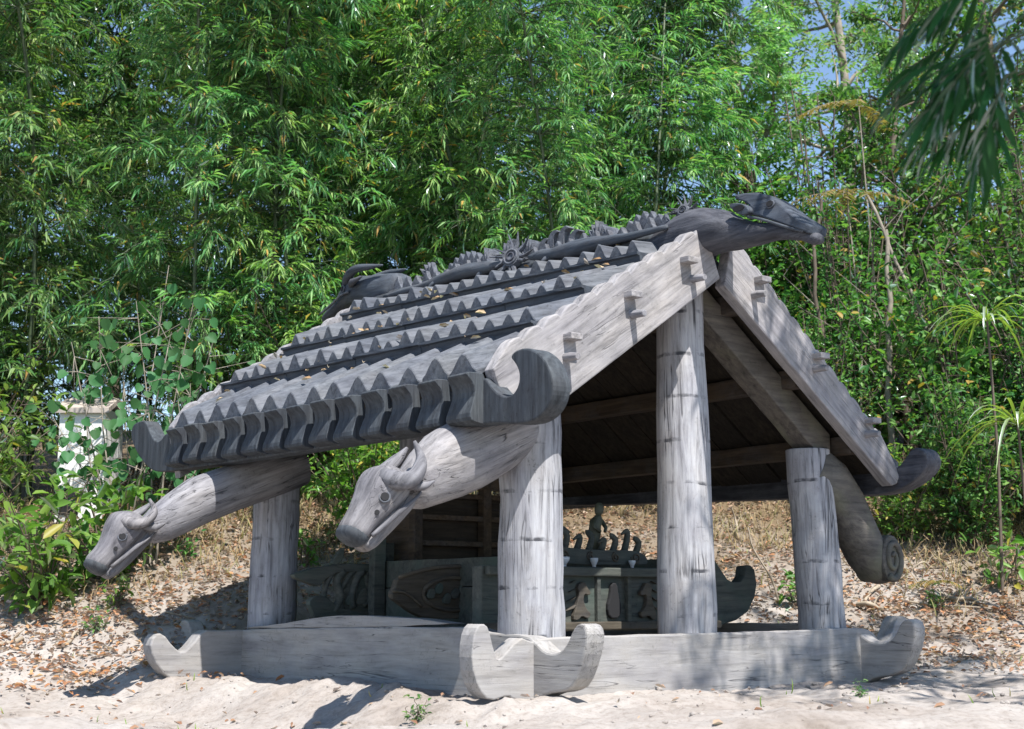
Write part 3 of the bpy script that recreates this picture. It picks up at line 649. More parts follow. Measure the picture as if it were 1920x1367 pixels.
# right slope tiers (their back side is turned away)
for k in range(4):
    w1 = 1.05 + k * .36; w0 = w1 + .40; V = []; F = []; nu = 84
    for i in range(nu + 1):
        u = -.16 + 2.92 * i / nu; c = .5 - .5 * math.cos(2 * math.pi * i / 4)
        V += [(w0, u, RR(w0, u) + .02 + .08 + .045 * c), (w1, u, RR(w1, u) + .0 + .04 * c), (w0, u, RR(w0, u) - .03), (w1, u, RR(w1, u) - .035)]
    for i in range(nu):
        a = i * 4; F += [(a, a + 1, a + 5, a + 4), (a, a + 4, a + 6, a + 2), (a + 1, a + 3, a + 7, a + 5), (a + 2, a + 6, a + 7, a + 3)]
    F += [(0, 2, 3, 1), tuple(nu * 4 + q for q in (0, 1, 3, 2))]
    link('roof_tier', fix(pymesh('roof_tier', V, F)), M['tile'], tomb)

# barge boards with scalloped upper edge
def scallop(p0, p1, n, h):
    out = []
    for i in range(n):
        for t, c in ((0, 0), (.15, .75), (.4, 1), (.65, .9), (.88, .3)):
            s = (i + t) / n; out.append((p0[0] + (p1[0] - p0[0]) * s, p0[1] + (p1[1] - p0[1]) * s + h * c))
    return out
bl = [(-.30, 1.22), (-.14, 1.225), (.038, 1.338), (.55, 1.685), (1.035, 2.015), (.985, 2.14), (.955, 2.25), (.925, 2.285), (.895, 2.275)] + \
     [(x, z) for x, z in scallop((.865, 2.215), (-.33, 1.50), 11, .028)] + [(-.38, 1.42)]
barge_l = prism('barge_board', bl, 'WZ', -.255, -.185, M['wood_sl'], tomb, bev=.007, amp=.002, seed=7)
br = [(1.065, 1.985), (1.12, 2.22), (1.16, 2.235)] + scallop((1.19, 2.195), (2.30, 1.285), 12, .02) + [(2.37, 1.19), (2.41, 1.115), (2.385, 1.075), (2.34, 1.06), (2.30, 1.085), (2.22, 1.145), (1.65, 1.56)]
barge_r = prism('barge_board', br, 'WZ', -.255, -.185, M['wood_sr'], tomb, bev=.007, amp=.002, seed=8)
bl2 = [(-.36, 1.16), (.05, 1.40), (1.04, 2.13), (1.03, 2.42), (.985, 2.45), (.945, 2.44)] + scallop((.90, 2.385), (-.36, 1.545), 12, .03) + [(-.42, 1.46)]
prism('barge_board', bl2, 'WZ', 2.765, 2.83, M['wood_n'], tomb, bev=.007, amp=.002, seed=9)
br2 = [(1.06, 2.10), (1.10, 2.38), (1.18, 2.36), (2.36, 1.30), (2.42, 1.20), (2.36, 1.12)]
prism('barge_board', br2, 'WZ', 2.765, 2.83, M['wood_n'], tomb, bev=.007, amp=.002, seed=10)
# purlin tenons and pegs through the barge boards
for par, lst in ((barge_l, ((.045, 1.602, .022, 1.512), (.415, 1.845, .43, 1.757), (.79, 2.065, .835, 1.985))), (barge_r, ((1.315, 2.045, 1.27, 1.965), (1.75, 1.700, 1.725, 1.635), (2.16, 1.395, 2.135, 1.325)))):
    for (w, z, w2, z2) in lst:
        box_obj('tenon', (w - .035, w + .035, -.312, -.24, z - .015, z + .015), M['wood_y'], par, .004, .004, 3)
        V, F = tube([(w2, -.24, z2), (w2 + .004, -.29, z2), (w2 + .006, -.335, z2 - .004)], [.021, .020, .016], 9)
        bevel(lobj('peg', (V, F), M['wood_y'], par, False), .003)

# --- ridge log, dragon head, lizards and crest
def zb(U): return 2.255 + (U + .15) / 2.7 * .125
V = []; F = []; nu = 24
for i in range(nu + 1):
    u = -.14 + 2.90 * i / nu
    for (w, dz) in ((.885, -.10), (.885, .005), (.93, .045), (1.09, .045), (1.16, -.04), (1.12, -.16), (.95, -.17)): V.append(wob((w, u, zb(u) + dz), .006, 8))
n = 7
for i in range(nu):
    for p in range(n): F.append((i * n + p, i * n + (p + 1) % n, (i + 1) * n + (p + 1) % n, (i + 1) * n + p))
F += [tuple(range(n)), tuple(nu * n + p for p in range(n))]
ridge = link('ridge_log', fix(pymesh('ridge_log', V, F)), M['eave'], tomb); bevel(ridge, .012, 2)

def body(sec, W0, par, name, mat, n=18, ex=2.3, amp=.006):
    S = []
    for i, (u, z, h, w) in enumerate(sec):
        a = sec[max(0, i - 1)]; c = sec[min(len(sec) - 1, i + 1)]; d = Vector((0, c[0] - a[0], c[1] - a[1])).normalized(); nn = Vector((0, -d.z, d.y))
        S.append(((W0, u, z), nn * h, Vector((w, 0, 0)), ex))
    return lobj(name, loft(S, n), mat, par, True, amp, 12)
def dens(sec, k=3): return [tuple(p) for p in cr(sec, k)]
dragon = body(dens([(.15, 2.20, .10, .12), (-.05, 2.235, .125, .13), (-.18, 2.255, .125, .135), (-.30, 2.240, .105, .12), (-.42, 2.205, .075, .09), (-.55, 2.178, .05, .07), (-.68, 2.160, .038, .065), (-.80, 2.125, .034, .06), (-.885, 2.085, .028, .05), (-.91, 2.075, .012, .03)]), 1.0, tomb, 'dragon_neck', M['dark'])
HD = [(-.895, 2.098), (-.905, 2.134), (-.849, 2.181), (-.803, 2.216), (-.751, 2.263), (-.688, 2.313), (-.623, 2.349), (-.557, 2.375), (-.473, 2.392), (-.415, 2.397), (-.425, 2.376), (-.488, 2.343), (-.518, 2.315), (-.524, 2.291), (-.540, 2.262), (-.619, 2.232), (-.715, 2.186), (-.809, 2.140), (-.856, 2.118)]
pts = dense(HD, .03); n = len(pts); V = []; F = []
for (w, s) in ((-.085, .86), (-.06, 1.0), (.06, 1.0), (.085, .86)):
    cu = sum(p[0] for p in pts) / n; cz = sum(p[1] for p in pts) / n
    for (u, z) in pts: V.append(Vector((1.00 + w * (1 - .55 * max(0, (z - 2.15) / .22)), cu + (u - cu) * s, cz + (z - cz) * s)))
for r in range(3):
    for p in range(n): F.append((r * n + p, r * n + (p + 1) % n, (r + 1) * n + (p + 1) % n, (r + 1) * n + p))
F += [tuple(range(n)), tuple(3 * n + p for p in range(n))]
dh = lobj('dragon_head', (V, F), M['ledge'], tomb, False, .003)
bevel(dh, .006, 2)
def disc(name, c, nrm, r, mat, par, r2=None, depth=.01, n=14):
    c = Vector(c); nrm = Vector(nrm).normalized(); a = nrm.cross(Vector((0, 0, 1))).normalized(); b_ = nrm.cross(a)
    r2 = r2 or r
    return lobj(name, loft([(c - nrm * depth, a * r, b_ * r2), (c + nrm * depth, a * r, b_ * r2)], n), mat, par, False)
def ring(name, c, nrm, R0, r, mat, par, n=18, m=7, sy=1.0):
    c = Vector(c); nrm = Vector(nrm).normalized(); a = nrm.cross(Vector((0, 0, 1))).normalized(); b_ = nrm.cross(a); V = []; F = []
    for i in range(n):
        t = 2 * math.pi * i / n; d = a * math.cos(t) + b_ * math.sin(t) * sy
        for k in range(m):
            s = 2 * math.pi * k / m; V.append(c + d * (R0 + r * math.cos(s)) + nrm * r * math.sin(s))
    for i in range(n):
        for k in range(m): F.append((i * m + k, i * m + (k + 1) % m, ((i + 1) % n) * m + (k + 1) % m, ((i + 1) % n) * m + k))
    return lobj(name, (V, F), mat, par)
disc('eye', (.940, -.672, 2.285), (-1, -.1, .1), .018, M['hollow'], dh, .014, .012)
ring('eye_rim', (.937, -.672, 2.285), (-1, -.1, .1), .021, .005, M['carve'], dh, sy=.8)
ear = prism('ear', [(-.44, 2.325), (-.465, 2.292), (-.505, 2.265), (-.545, 2.255), (-.57, 2.268), (-.55, 2.298), (-.51, 2.322), (-.46, 2.332)], 'UZ', .905, .955, M['ledge'], dh, bev=.004, smooth=1, amp=0)
disc('ear_hollow', (.904, -.505, 2.295), (-1, 0, 0), .036, M['hollow'], dh, .015, .004)
tube_p = cr([(.915, -.55, 2.245), (.913, -.62, 2.222), (.915, -.70, 2.186), (.918, -.80, 2.140), (.93, -.87, 2.112)], 4)
lobj('mouth_rim', tube(tube_p, .007, 7), M['ledge'], dh)

# rear buffalo head on the ridge
rh = body(dens([(2.5, 2.44, .10, .10), (2.7, 2.46, .11, .11), (2.86, 2.49, .10, .10), (2.98, 2.505, .095, .10), (3.09, 2.49, .075, .085), (3.2, 2.45, .05, .065), (3.32, 2.41, .04, .05), (3.40, 2.385, .035, .045), (3.43, 2.375, .02, .03)]), 1.0, tomb, 'ridge_buffalo_head', M['ledge'])
for s in (-1, 1):
    p = cr([(1.0 + s * .05, 3.08, 2.55), (1.0 + s * .09, 3.0, 2.592), (1.0 + s * .12, 2.86, 2.618), (1.0 + s * .11, 2.70, 2.605), (1.0 + s * .09, 2.58, 2.597)], 4)
    lobj('horn', tube(p, list(np.interp(np.linspace(0, 1, len(p)), [0, .3, .7, 1], [.034, .032, .022, .006])), 9), M['ledge'], rh)
    p = cr([(1.0 + s * .075, 3.38, 2.40), (1.0 + s * .09, 3.2, 2.44), (1.0 + s * .11, 3.05, 2.475), (1.0 + s * .115, 2.95, 2.48)], 4)
    lobj('mouth_rim', tube(p, .009, 6), M['carve'], rh)
    ring('eye_rim', (1.0 + s * .098, 3.05, 2.52), (s, .1, .1), .022, .006, M['carve'], rh)
    disc('eye', (1.0 + s * .098, 3.05, 2.52), (s, .1, .1), .015, M['hollow'], rh, None, .008)
    p = cr([(1.0 + s * .08, 2.98, 2.53), (1.0 + s * .13, 2.88, 2.53), (1.0 + s * .13, 2.76, 2.55)], 4)
    lobj('ear', tube(p, list(np.interp(np.linspace(0, 1, len(p)), [0, .5, 1], [.016, .026, .004])), 7), M['dark'], rh)

# lizards lying along the ridge
def lizard(pts, rad, legs):
    p = cr(pts, 5); r = list(np.interp(np.linspace(0, 1, len(p)), np.linspace(0, 1, len(rad)), rad))
    o = lobj('lizard_carving', tube(p, r, 10), M['ledge'], tomb, True, .004)
    for (u, z, du) in legs:
        q = cr([(.885, u, z), (.845, u + du * .5, z + .002), (.825, u + du, z - .045), (.815, u + du * 1.3, z - .055)], 3)
        lobj('leg', tube(q, list(np.interp(np.linspace(0, 1, len(q)), [0, .6, 1], [.018, .013, .012])), 7), M['ledge'], o)
        q = cr([(.885, u, z + .01), (.90, u + du * .4, z + .045), (.92, u + du, z + .06)], 3)
        lobj('leg', tube(q, .011, 6), M['ledge'], o)
lizard([(.865, u, zb(u) + dz) for u, dz in ((2.48, -.01), (2.25, -.005), (2.0, .005), (1.85, .02), (1.62, .035), (1.45, .03), (1.36, .03), (1.26, .03))], [.012, .02, .026, .034, .046, .04, .033, .012], [(1.88, zb(1.88), .07), (1.42, zb(1.42), .05)])
lizard([(.865, u, zb(u) + dz) for u, dz in ((1.02, .03), (.92, .03), (.82, .025), (.66, .025), (.50, .025), (.36, .025), (.15, .025), (-.06, .03))], [.014, .034, .03, .048, .044, .028, .02, .013], [(.83, zb(.83), .05), (.45, zb(.45), -.07)])

# crest carvings standing on the ridge
def crest(pts, w0=.978, w1=1.014, name='crest_carving', mat=None, bev=.004):
    return prism(name, [(u, zb(u) + .035 + h * 1.0) for (u, h) in pts], 'UZ', w0, w1, mat or M['carve'], tomb, bev=bev, amp=.0)
rc_ = random.Random(11)
u = 2.60                                                   # row of pointed scales along the whole ridge
while u > -.05:
    w = .105; h = .066 + rc_.uniform(-.012, .012)
    crest([(u, -.02), (u, .02), (u - .012, h * .62), (u - .05, h * 1.25), (u - .066, h * .72), (u - w + .006, .01), (u - w + .006, -.02)], .935 + rc_.uniform(-.006, .006), .968, 'ridge_scale')
    u -= w
def fan(uc, h, spread, lean, n, base=.05):
    out = [(uc + base, -.01)]
    for i in range(n):
        t = i / (n - 1) * 2 - 1; a = lean + t * spread
        tip = (uc - math.sin(a) * h * (1 - .25 * abs(t)), math.cos(a) * h * (1 - .2 * abs(t)))
        a2 = lean + (t + 1 / (n - 1)) * spread
        out.append(tip)
        if i < n - 1: out.append((uc - math.sin(a2) * h * .56, math.cos(a2) * h * .56))
    out.append((uc - base, -.01)); return out
def arc(u0, u1, h, teeth):
    out = [(u0, -.01)]
    for i in range(teeth * 2 + 1):
        t = i / (teeth * 2); e = math.sin(math.pi * (.12 + .76 * t)); out.append((u0 + (u1 - u0) * t, h * e * (1.0 if i % 2 else .72)))
    out.append((u1, -.01)); return out
crest(fan(2.12, .19, .75, -.85, 7, .06)); crest(arc(2.02, 1.52, .165, 9)); crest(fan(1.40, .20, .55, .55, 6))
crest(fan(1.52, .15, .2, -.15, 3, .03), .94, 1.06)
def curl(u, h, s=1):
    o = [(u + .035, -.01), (u + .03, h * .5), (u + .005, h * .85), (u - .04 * s, h), (u - .085 * s, h * .88), (u - .045 * s, h * .84), (u - .03 * s, h * .6), (u - .03, -.01)]
    crest(smooth_poly(o, True, 1), .975, 1.02)
curl(1.06, .13); curl(.98, .165); curl(.89, .175); curl(.80, .14); crest(fan(1.14, .15, .5, -.2, 5, .04), .95, 1.05)
crest(fan(.585, .165, .7, -.1, 7, .08)); crest(arc(.42, .03, .15, 7)); crest(fan(.44, .13, .2, -.5, 3, .03), .94, 1.06)
def rosette(u, z, w, r, tilt):
    c = Vector((w, u, z)); nrm = Vector((-1, -.25, .25)).normalized(); a = nrm.cross(Vector((0, 0, 1))).normalized(); b_ = nrm.cross(a)
    o = lobj('sun_rosette', loft([(c - nrm * .02, a * r * .55, b_ * r * .55), (c + nrm * .018, a * r * .5, b_ * r * .5)], 18), M['carve'], tomb, False)
    for k in range(17):
        t = 2 * math.pi * (k + .5) / 17 + tilt + .25 * math.sin(k * 2.3); d = a * math.cos(t) + b_ * math.sin(t); e = nrm.cross(d); L = r * (1.35 if k % 3 else .95)
        S = [(c + d * r * .45, e * r * .10, nrm * .016), (c + d * r * .8 + e * r * .06, e * r * .06, nrm * .014), (c + d * L + e * r * .2 + nrm * .02, e * .002, nrm * .004)]
        lobj('ray', loft(S, 6), M['carve'], o, False)
    ring('rosette_ring', c + nrm * .02, nrm, r * .38, r * .06, M['carve'], o)
    ring('rosette_ring', c + nrm * .022, nrm, r * .2, r * .05, M['dark'], o)
rosette(1.17, zb(1.17) + .05, .86, .115, .1); rosette(-.08, zb(-.08) + .125, .97, .065, .3)

# --- buffalo head brackets
def buffalo(U0, dW, dz, neck, sc=1.0, yaw=0.0, big=1.0, hornh=0.0):
    S = []
    def P3(w, z, u=0.0): return Vector((w + dW, U0 + u, z + dz))
    for i, (w, z, h, wd) in enumerate(neck):
        a = neck[max(0, i - 1)]; c = neck[min(len(neck) - 1, i + 1)]; d = Vector((c[0] - a[0], 0, c[1] - a[1])).normalized(); nn = Vector((-d.z, 0, d.x))
        S.append((P3(w, z), nn * h, Vector((0, wd, 0)), 2.2))
    nk = lobj('buffalo_bracket', loft(S, 22), M['carve_nk'], tomb, True, .010, 5)
    hk = .92
    def PH(w, z, u=0.0): return P3(-.70 + (w + .70) * hk, .90 + (z - .90) * hk, u * hk)
    nn = Vector((-.77, 0, .64)).normalized()
    hs = [(-.655, .97, .045, .05), (-.685, .95, .10, .095), (-.725, .918, .128, .116), (-.765, .87, .118, .118), (-.80, .823, .098, .102), (-.835, .778, .083, .088), (-.868, .737, .076, .082), (-.897, .703, .073, .085), (-.915, .683, .058, .074)]
    hs = [tuple(p) for p in cr(hs, 3)]
    S = [(PH(w, z) + nn * .018, nn * h * .86 * hk, Vector((0, wd * hk, 0)), 2.5) for (w, z, h, wd) in hs]
    hd = lobj('head', loft(S, 24), M['carve_hd'], nk, True, .006, 9)
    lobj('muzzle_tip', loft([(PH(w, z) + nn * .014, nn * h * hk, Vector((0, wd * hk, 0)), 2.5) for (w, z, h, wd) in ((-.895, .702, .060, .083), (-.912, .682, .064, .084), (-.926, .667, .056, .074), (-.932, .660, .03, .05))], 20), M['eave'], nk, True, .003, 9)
    js = [(-.62, .895, .03, .055), (-.65, .868, .052, .082), (-.70, .818, .055, .086), (-.75, .762, .05, .08), (-.80, .706, .045, .072), (-.84, .667, .04, .068), (-.868, .642, .03, .056)]
    js = [tuple(p) for p in cr(js, 3)]
    lobj('jaw', loft([(PH(w, z), nn * h * hk, Vector((0, wd * hk, 0)), 2.4) for (w, z, h, wd) in js], 18), M['carve_hd'], nk, True, .004, 9)
    for s in (-1, 1):
        p = [PH(w, z, s * wd * 1.0) - nn * (h * .62 - .018) for (w, z, h, wd) in ((-.63, .945, .10, .09), (-.70, .905, .125, .108), (-.765, .84, .105, .104), (-.82, .775, .085, .092), (-.885, .71, .07, .084))]
        p = cr(p, 4); lobj('mouth_rim', tube(p, list(np.interp(np.linspace(0, 1, len(p)), [0, .5, 1], [.004, .012, .010])), 7), M['carve_hd'], nk)
        e = PH(-.815, .865, s * .105)
        ring('eye_rim', e, (-.45, s, .2), .022, .0055, M['carve'], nk); disc('eye', e, (-.45, s, .2), .0175, M['hollow'], nk, None, .008)
        disc('cheek_hole', PH(-.845, .795, s * .089), (-.3, s, .1), .011, M['hollow'], nk, None, .006)
        disc('nostril', PH(-.935, .735, s * .05), (-.7, s * .5, .5), .010, M['hollow'], nk, .006, .008)
        if s < 0: p = [(-.79, .958, .05), (-.778, .945, .105), (-.732, .938, .135), (-.676, .966, .145), (-.640, 1.04, .135), (-.664, 1.125, .115)]
        else: p = [(-.77, .965, .05), (-.73, .97, .11), (-.685, .985, .135), (-.625, 1.028, .14), (-.573, 1.078, .135), (-.535, 1.125, .13)]
        p = [PH(w, z + hornh * max(0, (z - .95) / .15), s * u_) for (w, z, u_) in p]
        p = cr(p, 4); lobj('horn', tube(p, list(np.interp(np.linspace(0, 1, len(p)), [0, .35, .72, 1], [.042, .040 * big, .030 * big, .007])), 10), M['carve_hd'], nk, True, .003)
        p = cr([PH(-.69, .92, s * .095), PH(-.63, .92, s * .135), PH(-.575, .945, s * .15)], 4)
        lobj('ear', tube(p, list(np.interp(np.linspace(0, 1, len(p)), [0, .45, 1], [.014, .022, .004])), 8), M['carve_hd'], nk)
    return nk
buffalo(.02, .0, .0, [(.10, 1.26, .11, .12), (-.05, 1.20, .135, .13), (-.20, 1.13, .155, .14), (-.33, 1.075, .162, .145), (-.44, 1.02, .155, .14), (-.53, .965, .130, .125), (-.60, .92, .10, .105), (-.67, .89, .06, .07)])
buffalo(2.27, -.15, -.085, [(.30, 1.31, .12, .12), (.05, 1.225, .13, .125), (-.15, 1.155, .132, .125), (-.32, 1.085, .13, .122), (-.46, 1.005, .118, .114), (-.55, .945, .10, .10), (-.61, .915, .08, .085), (-.67, .895, .05, .06)], big=.72, hornh=-.035)
# scroll bracket on the other side
sc_ = [(1.95, 1.16, .13, .12), (2.12, 1.08, .14, .12), (2.24, .96, .135, .115), (2.33, .84, .125, .11), (2.42, .72, .12, .105), (2.50, .64, .105, .10), (2.56, .60, .07, .09)]
S = []
for i, (w, z, h, wd) in enumerate(sc_):
    a = sc_[max(0, i - 1)]; c = sc_[min(len(sc_) - 1, i + 1)]; d = Vector((c[0] - a[0], 0, c[1] - a[1])).normalized()
    S.append(((w, .0, z), Vector((-d.z, 0, d.x)) * h, Vector((0, wd, 0)), 2.3))
scb = lobj('scroll_bracket', loft(S, 20), M['rafter'], tomb, True, .008, 6)
sp = []
for i in range(44):
    t = i / 43; a = -2.2 + t * 11.0; r = .105 * (1 - .86 * t); sp.append((2.515 + r * math.cos(a) * .72, -.112, .68 + r * 1.12 * math.sin(a)))
lobj('scroll', tube(sp, list(np.linspace(.020, .011, 44)), 8), M['rafter'], scb)
bevel(lobj('scroll_core', loft([((2.515, -.108, .68), (.088, 0, 0), (0, 0, .128)), ((2.515, .10, .68), (.088, 0, 0), (0, 0, .128))], 20), M['rafter'], scb, False), .01)
# ------------------------------------------------------------ inside: carved coffin enclosure
cof = frame('grave_enclosure'); tag(cof, 'low green-brown carved wooden grave enclosure under the roof', 'grave enclosure')
fb = prism('front_board', [(.10, .30), (1.62, .30), (1.72, .315), (1.86, .345), (1.95, .39), (2.01, .47), (2.03, .54), (2.015, .62), (1.985, .645), (1.945, .64), (1.935, .585), (1.90, .553), (1.84, .55), (1.79, .57), (1.74, .62), (1.70, .665), (1.64, .655), (1.55, .62), (.10, .615)], 'WZ', .45, .53, M['coffin'], cof, bev=.008, amp=.003)
box_obj('top_rail', (.12, 1.62, .415, .56, .57, .615), M['coffin'], cof, .006, .003, 6)
box_obj('bottom_rail', (.12, 1.70, .415, .50, .305, .345), M['coffin_brown'], cof, .006, .003, 6)
for w in (.30, .575, .825, 1.035, 1.30, 1.55): box_obj('stile', (w - .012, w + .012, .425, .46, .343, .572), M['coffin'], cof, .003)
def horse(w, s):
    o = [(0, -.10), (.03, -.02), (.045, .03), (.03, .07), (.075, .095), (.095, .06), (.12, .035), (.105, .02), (.075, .03), (.07, -.01), (.09, -.05), (.12, -.07), (.10, -.10), (.06, -.08), (.035, -.105)]
    o2 = [(w + s * (x - .06) * 1.05, .455 + z * .98) for x, z in o]
    prism('carved_animal', o2, 'WZ', .425, .455, M['coffin_brown'], cof, bev=.004, smooth=1, amp=0)
    for k in range(4): prism('carved_flame', [(w - s * (.10 - .01 * k), .40 + k * .045), (w - s * (.03), .43 + k * .04), (w - s * .05, .41 + k * .045)], 'WZ', .43, .455, M['coffin_brown'], cof, bev=.002, amp=0)
horse(.71, 1); horse(1.17, -1); horse(.44, 1); horse(1.43, -1)
prism('carved_vase', [(.90, .36), (.97, .36), (.985, .42), (.965, .47), (.955, .54), (.915, .54), (.905, .47), (.885, .42)], 'WZ', .43, .455, M['hollow'], cof, smooth=1, amp=0)
for W0 in (.52, 1.50):
    box_obj('side_plank', (W0, W0 + .05, .53, 2.02, .30, .52), M['coffin'], cof, .005, .004, 8); box_obj('side_plank', (W0 + .004, W0 + .05, .53, 2.02, .524, .675), M['coffin'], cof, .005, .004, 8)
box_obj('rear_board', (.3, 1.72, 2.0, 2.07, .30, .66), M['coffin'], cof, .006, .004, 6)
for (w, u, h) in ((.36, .57, .93), (.47, 1.92, .83), (.57, 1.98, .78), (1.62, 1.95, .8)): box_obj('corner_stake', (w - .04, w + .04, u - .03, u + .03, .20, h), M['coffin'], cof, .006, .006, 6)
# fish-shaped carved ends
def fish(U, w0, dz, openwork):
    o = [(0.0, .47), (.03, .52), (.045, .565), (.12, .59), (.22, .605), (.40, .628), (.62, .61), (.66, .60), (.66, .36), (.22, .355), (.13, .39), (.07, .43)]
    o = [(w + w0, z + dz) for w, z in o]
    f = prism('fish_board', o, 'WZ', U, U + .045, M['coffin_brown'] if not openwork else M['coffin'], cof, bev=.006, smooth=1, amp=.002)
    ov = [(w0 + .40 + .20 * math.cos(t), dz + .485 + .085 * math.sin(t), ) for t in np.linspace(0, 2 * math.pi, 25)]
    lobj('oval_rim', tube([(a, U - .004, b_) for a, b_ in ov], .012, 6), M['coffin_brown'], f)
    for k in range(7):
        a = w0 + .24 + k * .052; h = dz + .485 + .03 * math.sin(k * 2.1)
        prism('carved_scroll', smooth_poly([(a - .03, h - .02), (a, h + .035), (a + .035, h + .02), (a + .02, h - .03)], True, 1), 'WZ', U - .018, U + .002, M['coffin'], f, bev=.004, amp=0)
    p = cr([(w0 + .01, U - .003, dz + .50), (w0 + .10, U - .006, dz + .485), (w0 + .19, U - .006, dz + .42)], 4); lobj('mouth_rim', tube(p, .008, 6), M['coffin_brown'], f)
    lobj('back_rim', tube(cr([(w0 + .05, U - .004, dz + .57), (w0 + .22, U - .006, dz + .612), (w0 + .42, U - .006, dz + .632), (w0 + .64, U - .004, dz + .612)], 4), .012, 6), M['coffin_brown'], f)
fish(1.2, .085, .0, False)
# open-work fish at the far end: frame, ribs and a leaf-shaped tail
f2 = prism('fish_board', [(-.055, .585), (.02, .615), (.14, .638), (.28, .658), (.58, .66), (.58, .615), (.30, .612), (.22, .60), (.16, .56), (.14, .525), (.06, .545)], 'WZ', 1.98, 2.03, M['coffin'], cof, bev=.006, smooth=1, amp=.002)
prism('fish_tail', [(.06, .44), (.10, .48), (.18, .475), (.22, .44), (.30, .40), (.46, .37), (.46, .33), (.12, .33), (.09, .39)], 'WZ', 1.98, 2.025, M['coffin'], f2, bev=.006, smooth=1, amp=.002)
for k in range(6):
    a = .17 + k * .065; p = cr([(a, 2.0, .38 + .01 * k), (a + .05 * math.sin(k * 2), 2.0, .47), (a + .02, 2.0, .55 + .01 * k), (a + .06, 2.0, .62)], 4); lobj('rib', tube(p, .017 + .008 * (k % 2), 7), M['coffin'], f2)
for k in range(4): prism('carved_scroll', smooth_poly([(.30 + k * .07, .42), (.33 + k * .07, .50), (.38 + k * .07, .53), (.385 + k * .07, .44)], True, 1), 'WZ', 1.985, 2.015, M['coffin'], f2, bev=.004, amp=0)
prism('ear', [(.20, .65), (.24, .70), (.275, .745), (.30, .75), (.285, .70), (.27, .655)], 'WZ', 1.985, 2.02, M['coffin'], f2, bev=.004, smooth=1, amp=0)
prism('fish_panel', [(.40, .42), (.60, .38), (.60, .63), (.46, .62)], 'WZ', 2.0, 2.03, M['coffin'], f2, amp=.003)
# scrolled tray board on top of the enclosure
tr_ = prism('scroll_board', smooth_poly([(.58, .635), (1.32, .635), (1.34, .66), (1.31, .70), (1.2, .715), (.95, .71), (.75, .72), (.60, .735)], True, 1), 'WZ', .60, .64, M['coffin'], cof, bev=.004, amp=.002)
for k, (w, r0) in enumerate(((.74, .03), (.92, .025), (1.10, .026), (1.245, .034))):
    q = [(w + r0 * (1 - .8 * t) * math.cos(t * 9 + k), .597, .675 + r0 * (1 - .8 * t) * math.sin(t * 9 + k)) for t in np.linspace(0, 1, 22)]; lobj('carved_spiral', tube(q, .005, 5), M['coffin_brown'], tr_)
# framed altar at the back
alt = frame('altar_frame'); tag(alt, 'dark brown wooden altar frame standing behind the grave enclosure', 'altar')
for w in (.66, 1.16, 1.62): box_obj('upright', (w - .03, w + .03, 1.78, 1.84, .28, 1.12), M['purlin'], alt, .005)
for z in (.78, .93, 1.06): box_obj('rail', (.69, 1.59, 1.79, 1.83, z - .015, z + .015), M['purlin'], alt, .004)
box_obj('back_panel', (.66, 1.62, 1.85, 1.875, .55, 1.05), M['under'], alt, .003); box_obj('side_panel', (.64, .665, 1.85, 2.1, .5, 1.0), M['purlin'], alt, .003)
prism('gable_board', [(.6, 1.10), (1.68, 1.10), (1.14, 1.30)], 'WZ', 1.78, 1.80, M['purlin'], alt)

# carved curls and knobs crowding the top of the enclosure
for k in range(9):
    w = .62 + k * .085; h = .05 + .05 * ((k * 7) % 5) / 4; q = cr([(w, .66, .70), (w + .02, .655, .72 + h * .6), (w - .015 * (-1) ** k, .65, .72 + h), (w + .03 * (-1) ** k, .645, .70 + h)], 4)
    lobj('carved_curl', tube(q, list(np.interp(np.linspace(0, 1, len(q)), [0, .6, 1], [.02, .015, .006])), 7), M['coffin'], tr_)
# small figure, cups and bowl standing on the enclosure
fig = frame('wooden_figurine'); tag(fig, 'small standing carved figurine with bald head on the grave enclosure', 'figurine')
def fsec(l): return [((w, u, z), (a, 0, 0), (0, b_, 0)) for (w, u, z, a, b_) in l]
bd = merge(loft(fsec([(1.06, .72, .715, .035, .03), (1.06, .72, .77, .030, .028), (1.06, .72, .80, .038, .032), (1.065, .72, .84, .034, .03), (1.075, .72, .875, .040, .028), (1.085, .72, .893, .022, .02), (1.09, .72, .905, .014, .014)]), 12),
           loft(fsec([(1.09, .72, .90, .013, .013), (1.094, .72, .915, .022, .024), (1.096, .72, .935, .026, .028), (1.096, .72, .955, .022, .024), (1.096, .72, .968, .010, .012)]), 12),
           tube([(1.045, .70, .875), (1.03, .69, .835), (1.065, .675, .81)], [.012, .011, .009], 7), tube([(1.11, .72, .875), (1.125, .70, .835), (1.10, .68, .815)], [.012, .011, .009], 7))
lobj('body', bd, M['brass'], fig, True)
lobj('pedestal', loft(fsec([(1.06, .72, .635, .05, .045), (1.06, .72, .72, .04, .04)]), 10), M['coffin'], fig, False)
def cup(W, U, z, r, h, lab, cat):
    o = frame('porcelain_cup'); tag(o, lab, cat)
    prof = [(r * .5, 0), (r * .62, h * .2), (r * .95, h * .6), (r, h), (r * .9, h), (r * .8, h * .6), (r * .4, h * .15)]
    lobj('bowl', loft([((W, U, z + b_), (a, 0, 0), (0, a, 0)) for a, b_ in prof], 16), M['ceramic'], o)
    lobj('foot', loft([((W, U, z - .012), (r * .45, 0, 0), (0, r * .45, 0)), ((W, U, z + .004), (r * .5, 0, 0), (0, r * .5, 0))], 14), M['ceramic'], o, False)
cup(.93, .58, .63, .022, .038, 'white porcelain cup left of the carved figurine', 'cup'); cup(1.20, .58, .63, .02, .03, 'small white porcelain cup right of the carved figurine', 'cup'); cup(.72, .58, .63, .034, .04, 'low white porcelain bowl close to the corner post', 'bowl')

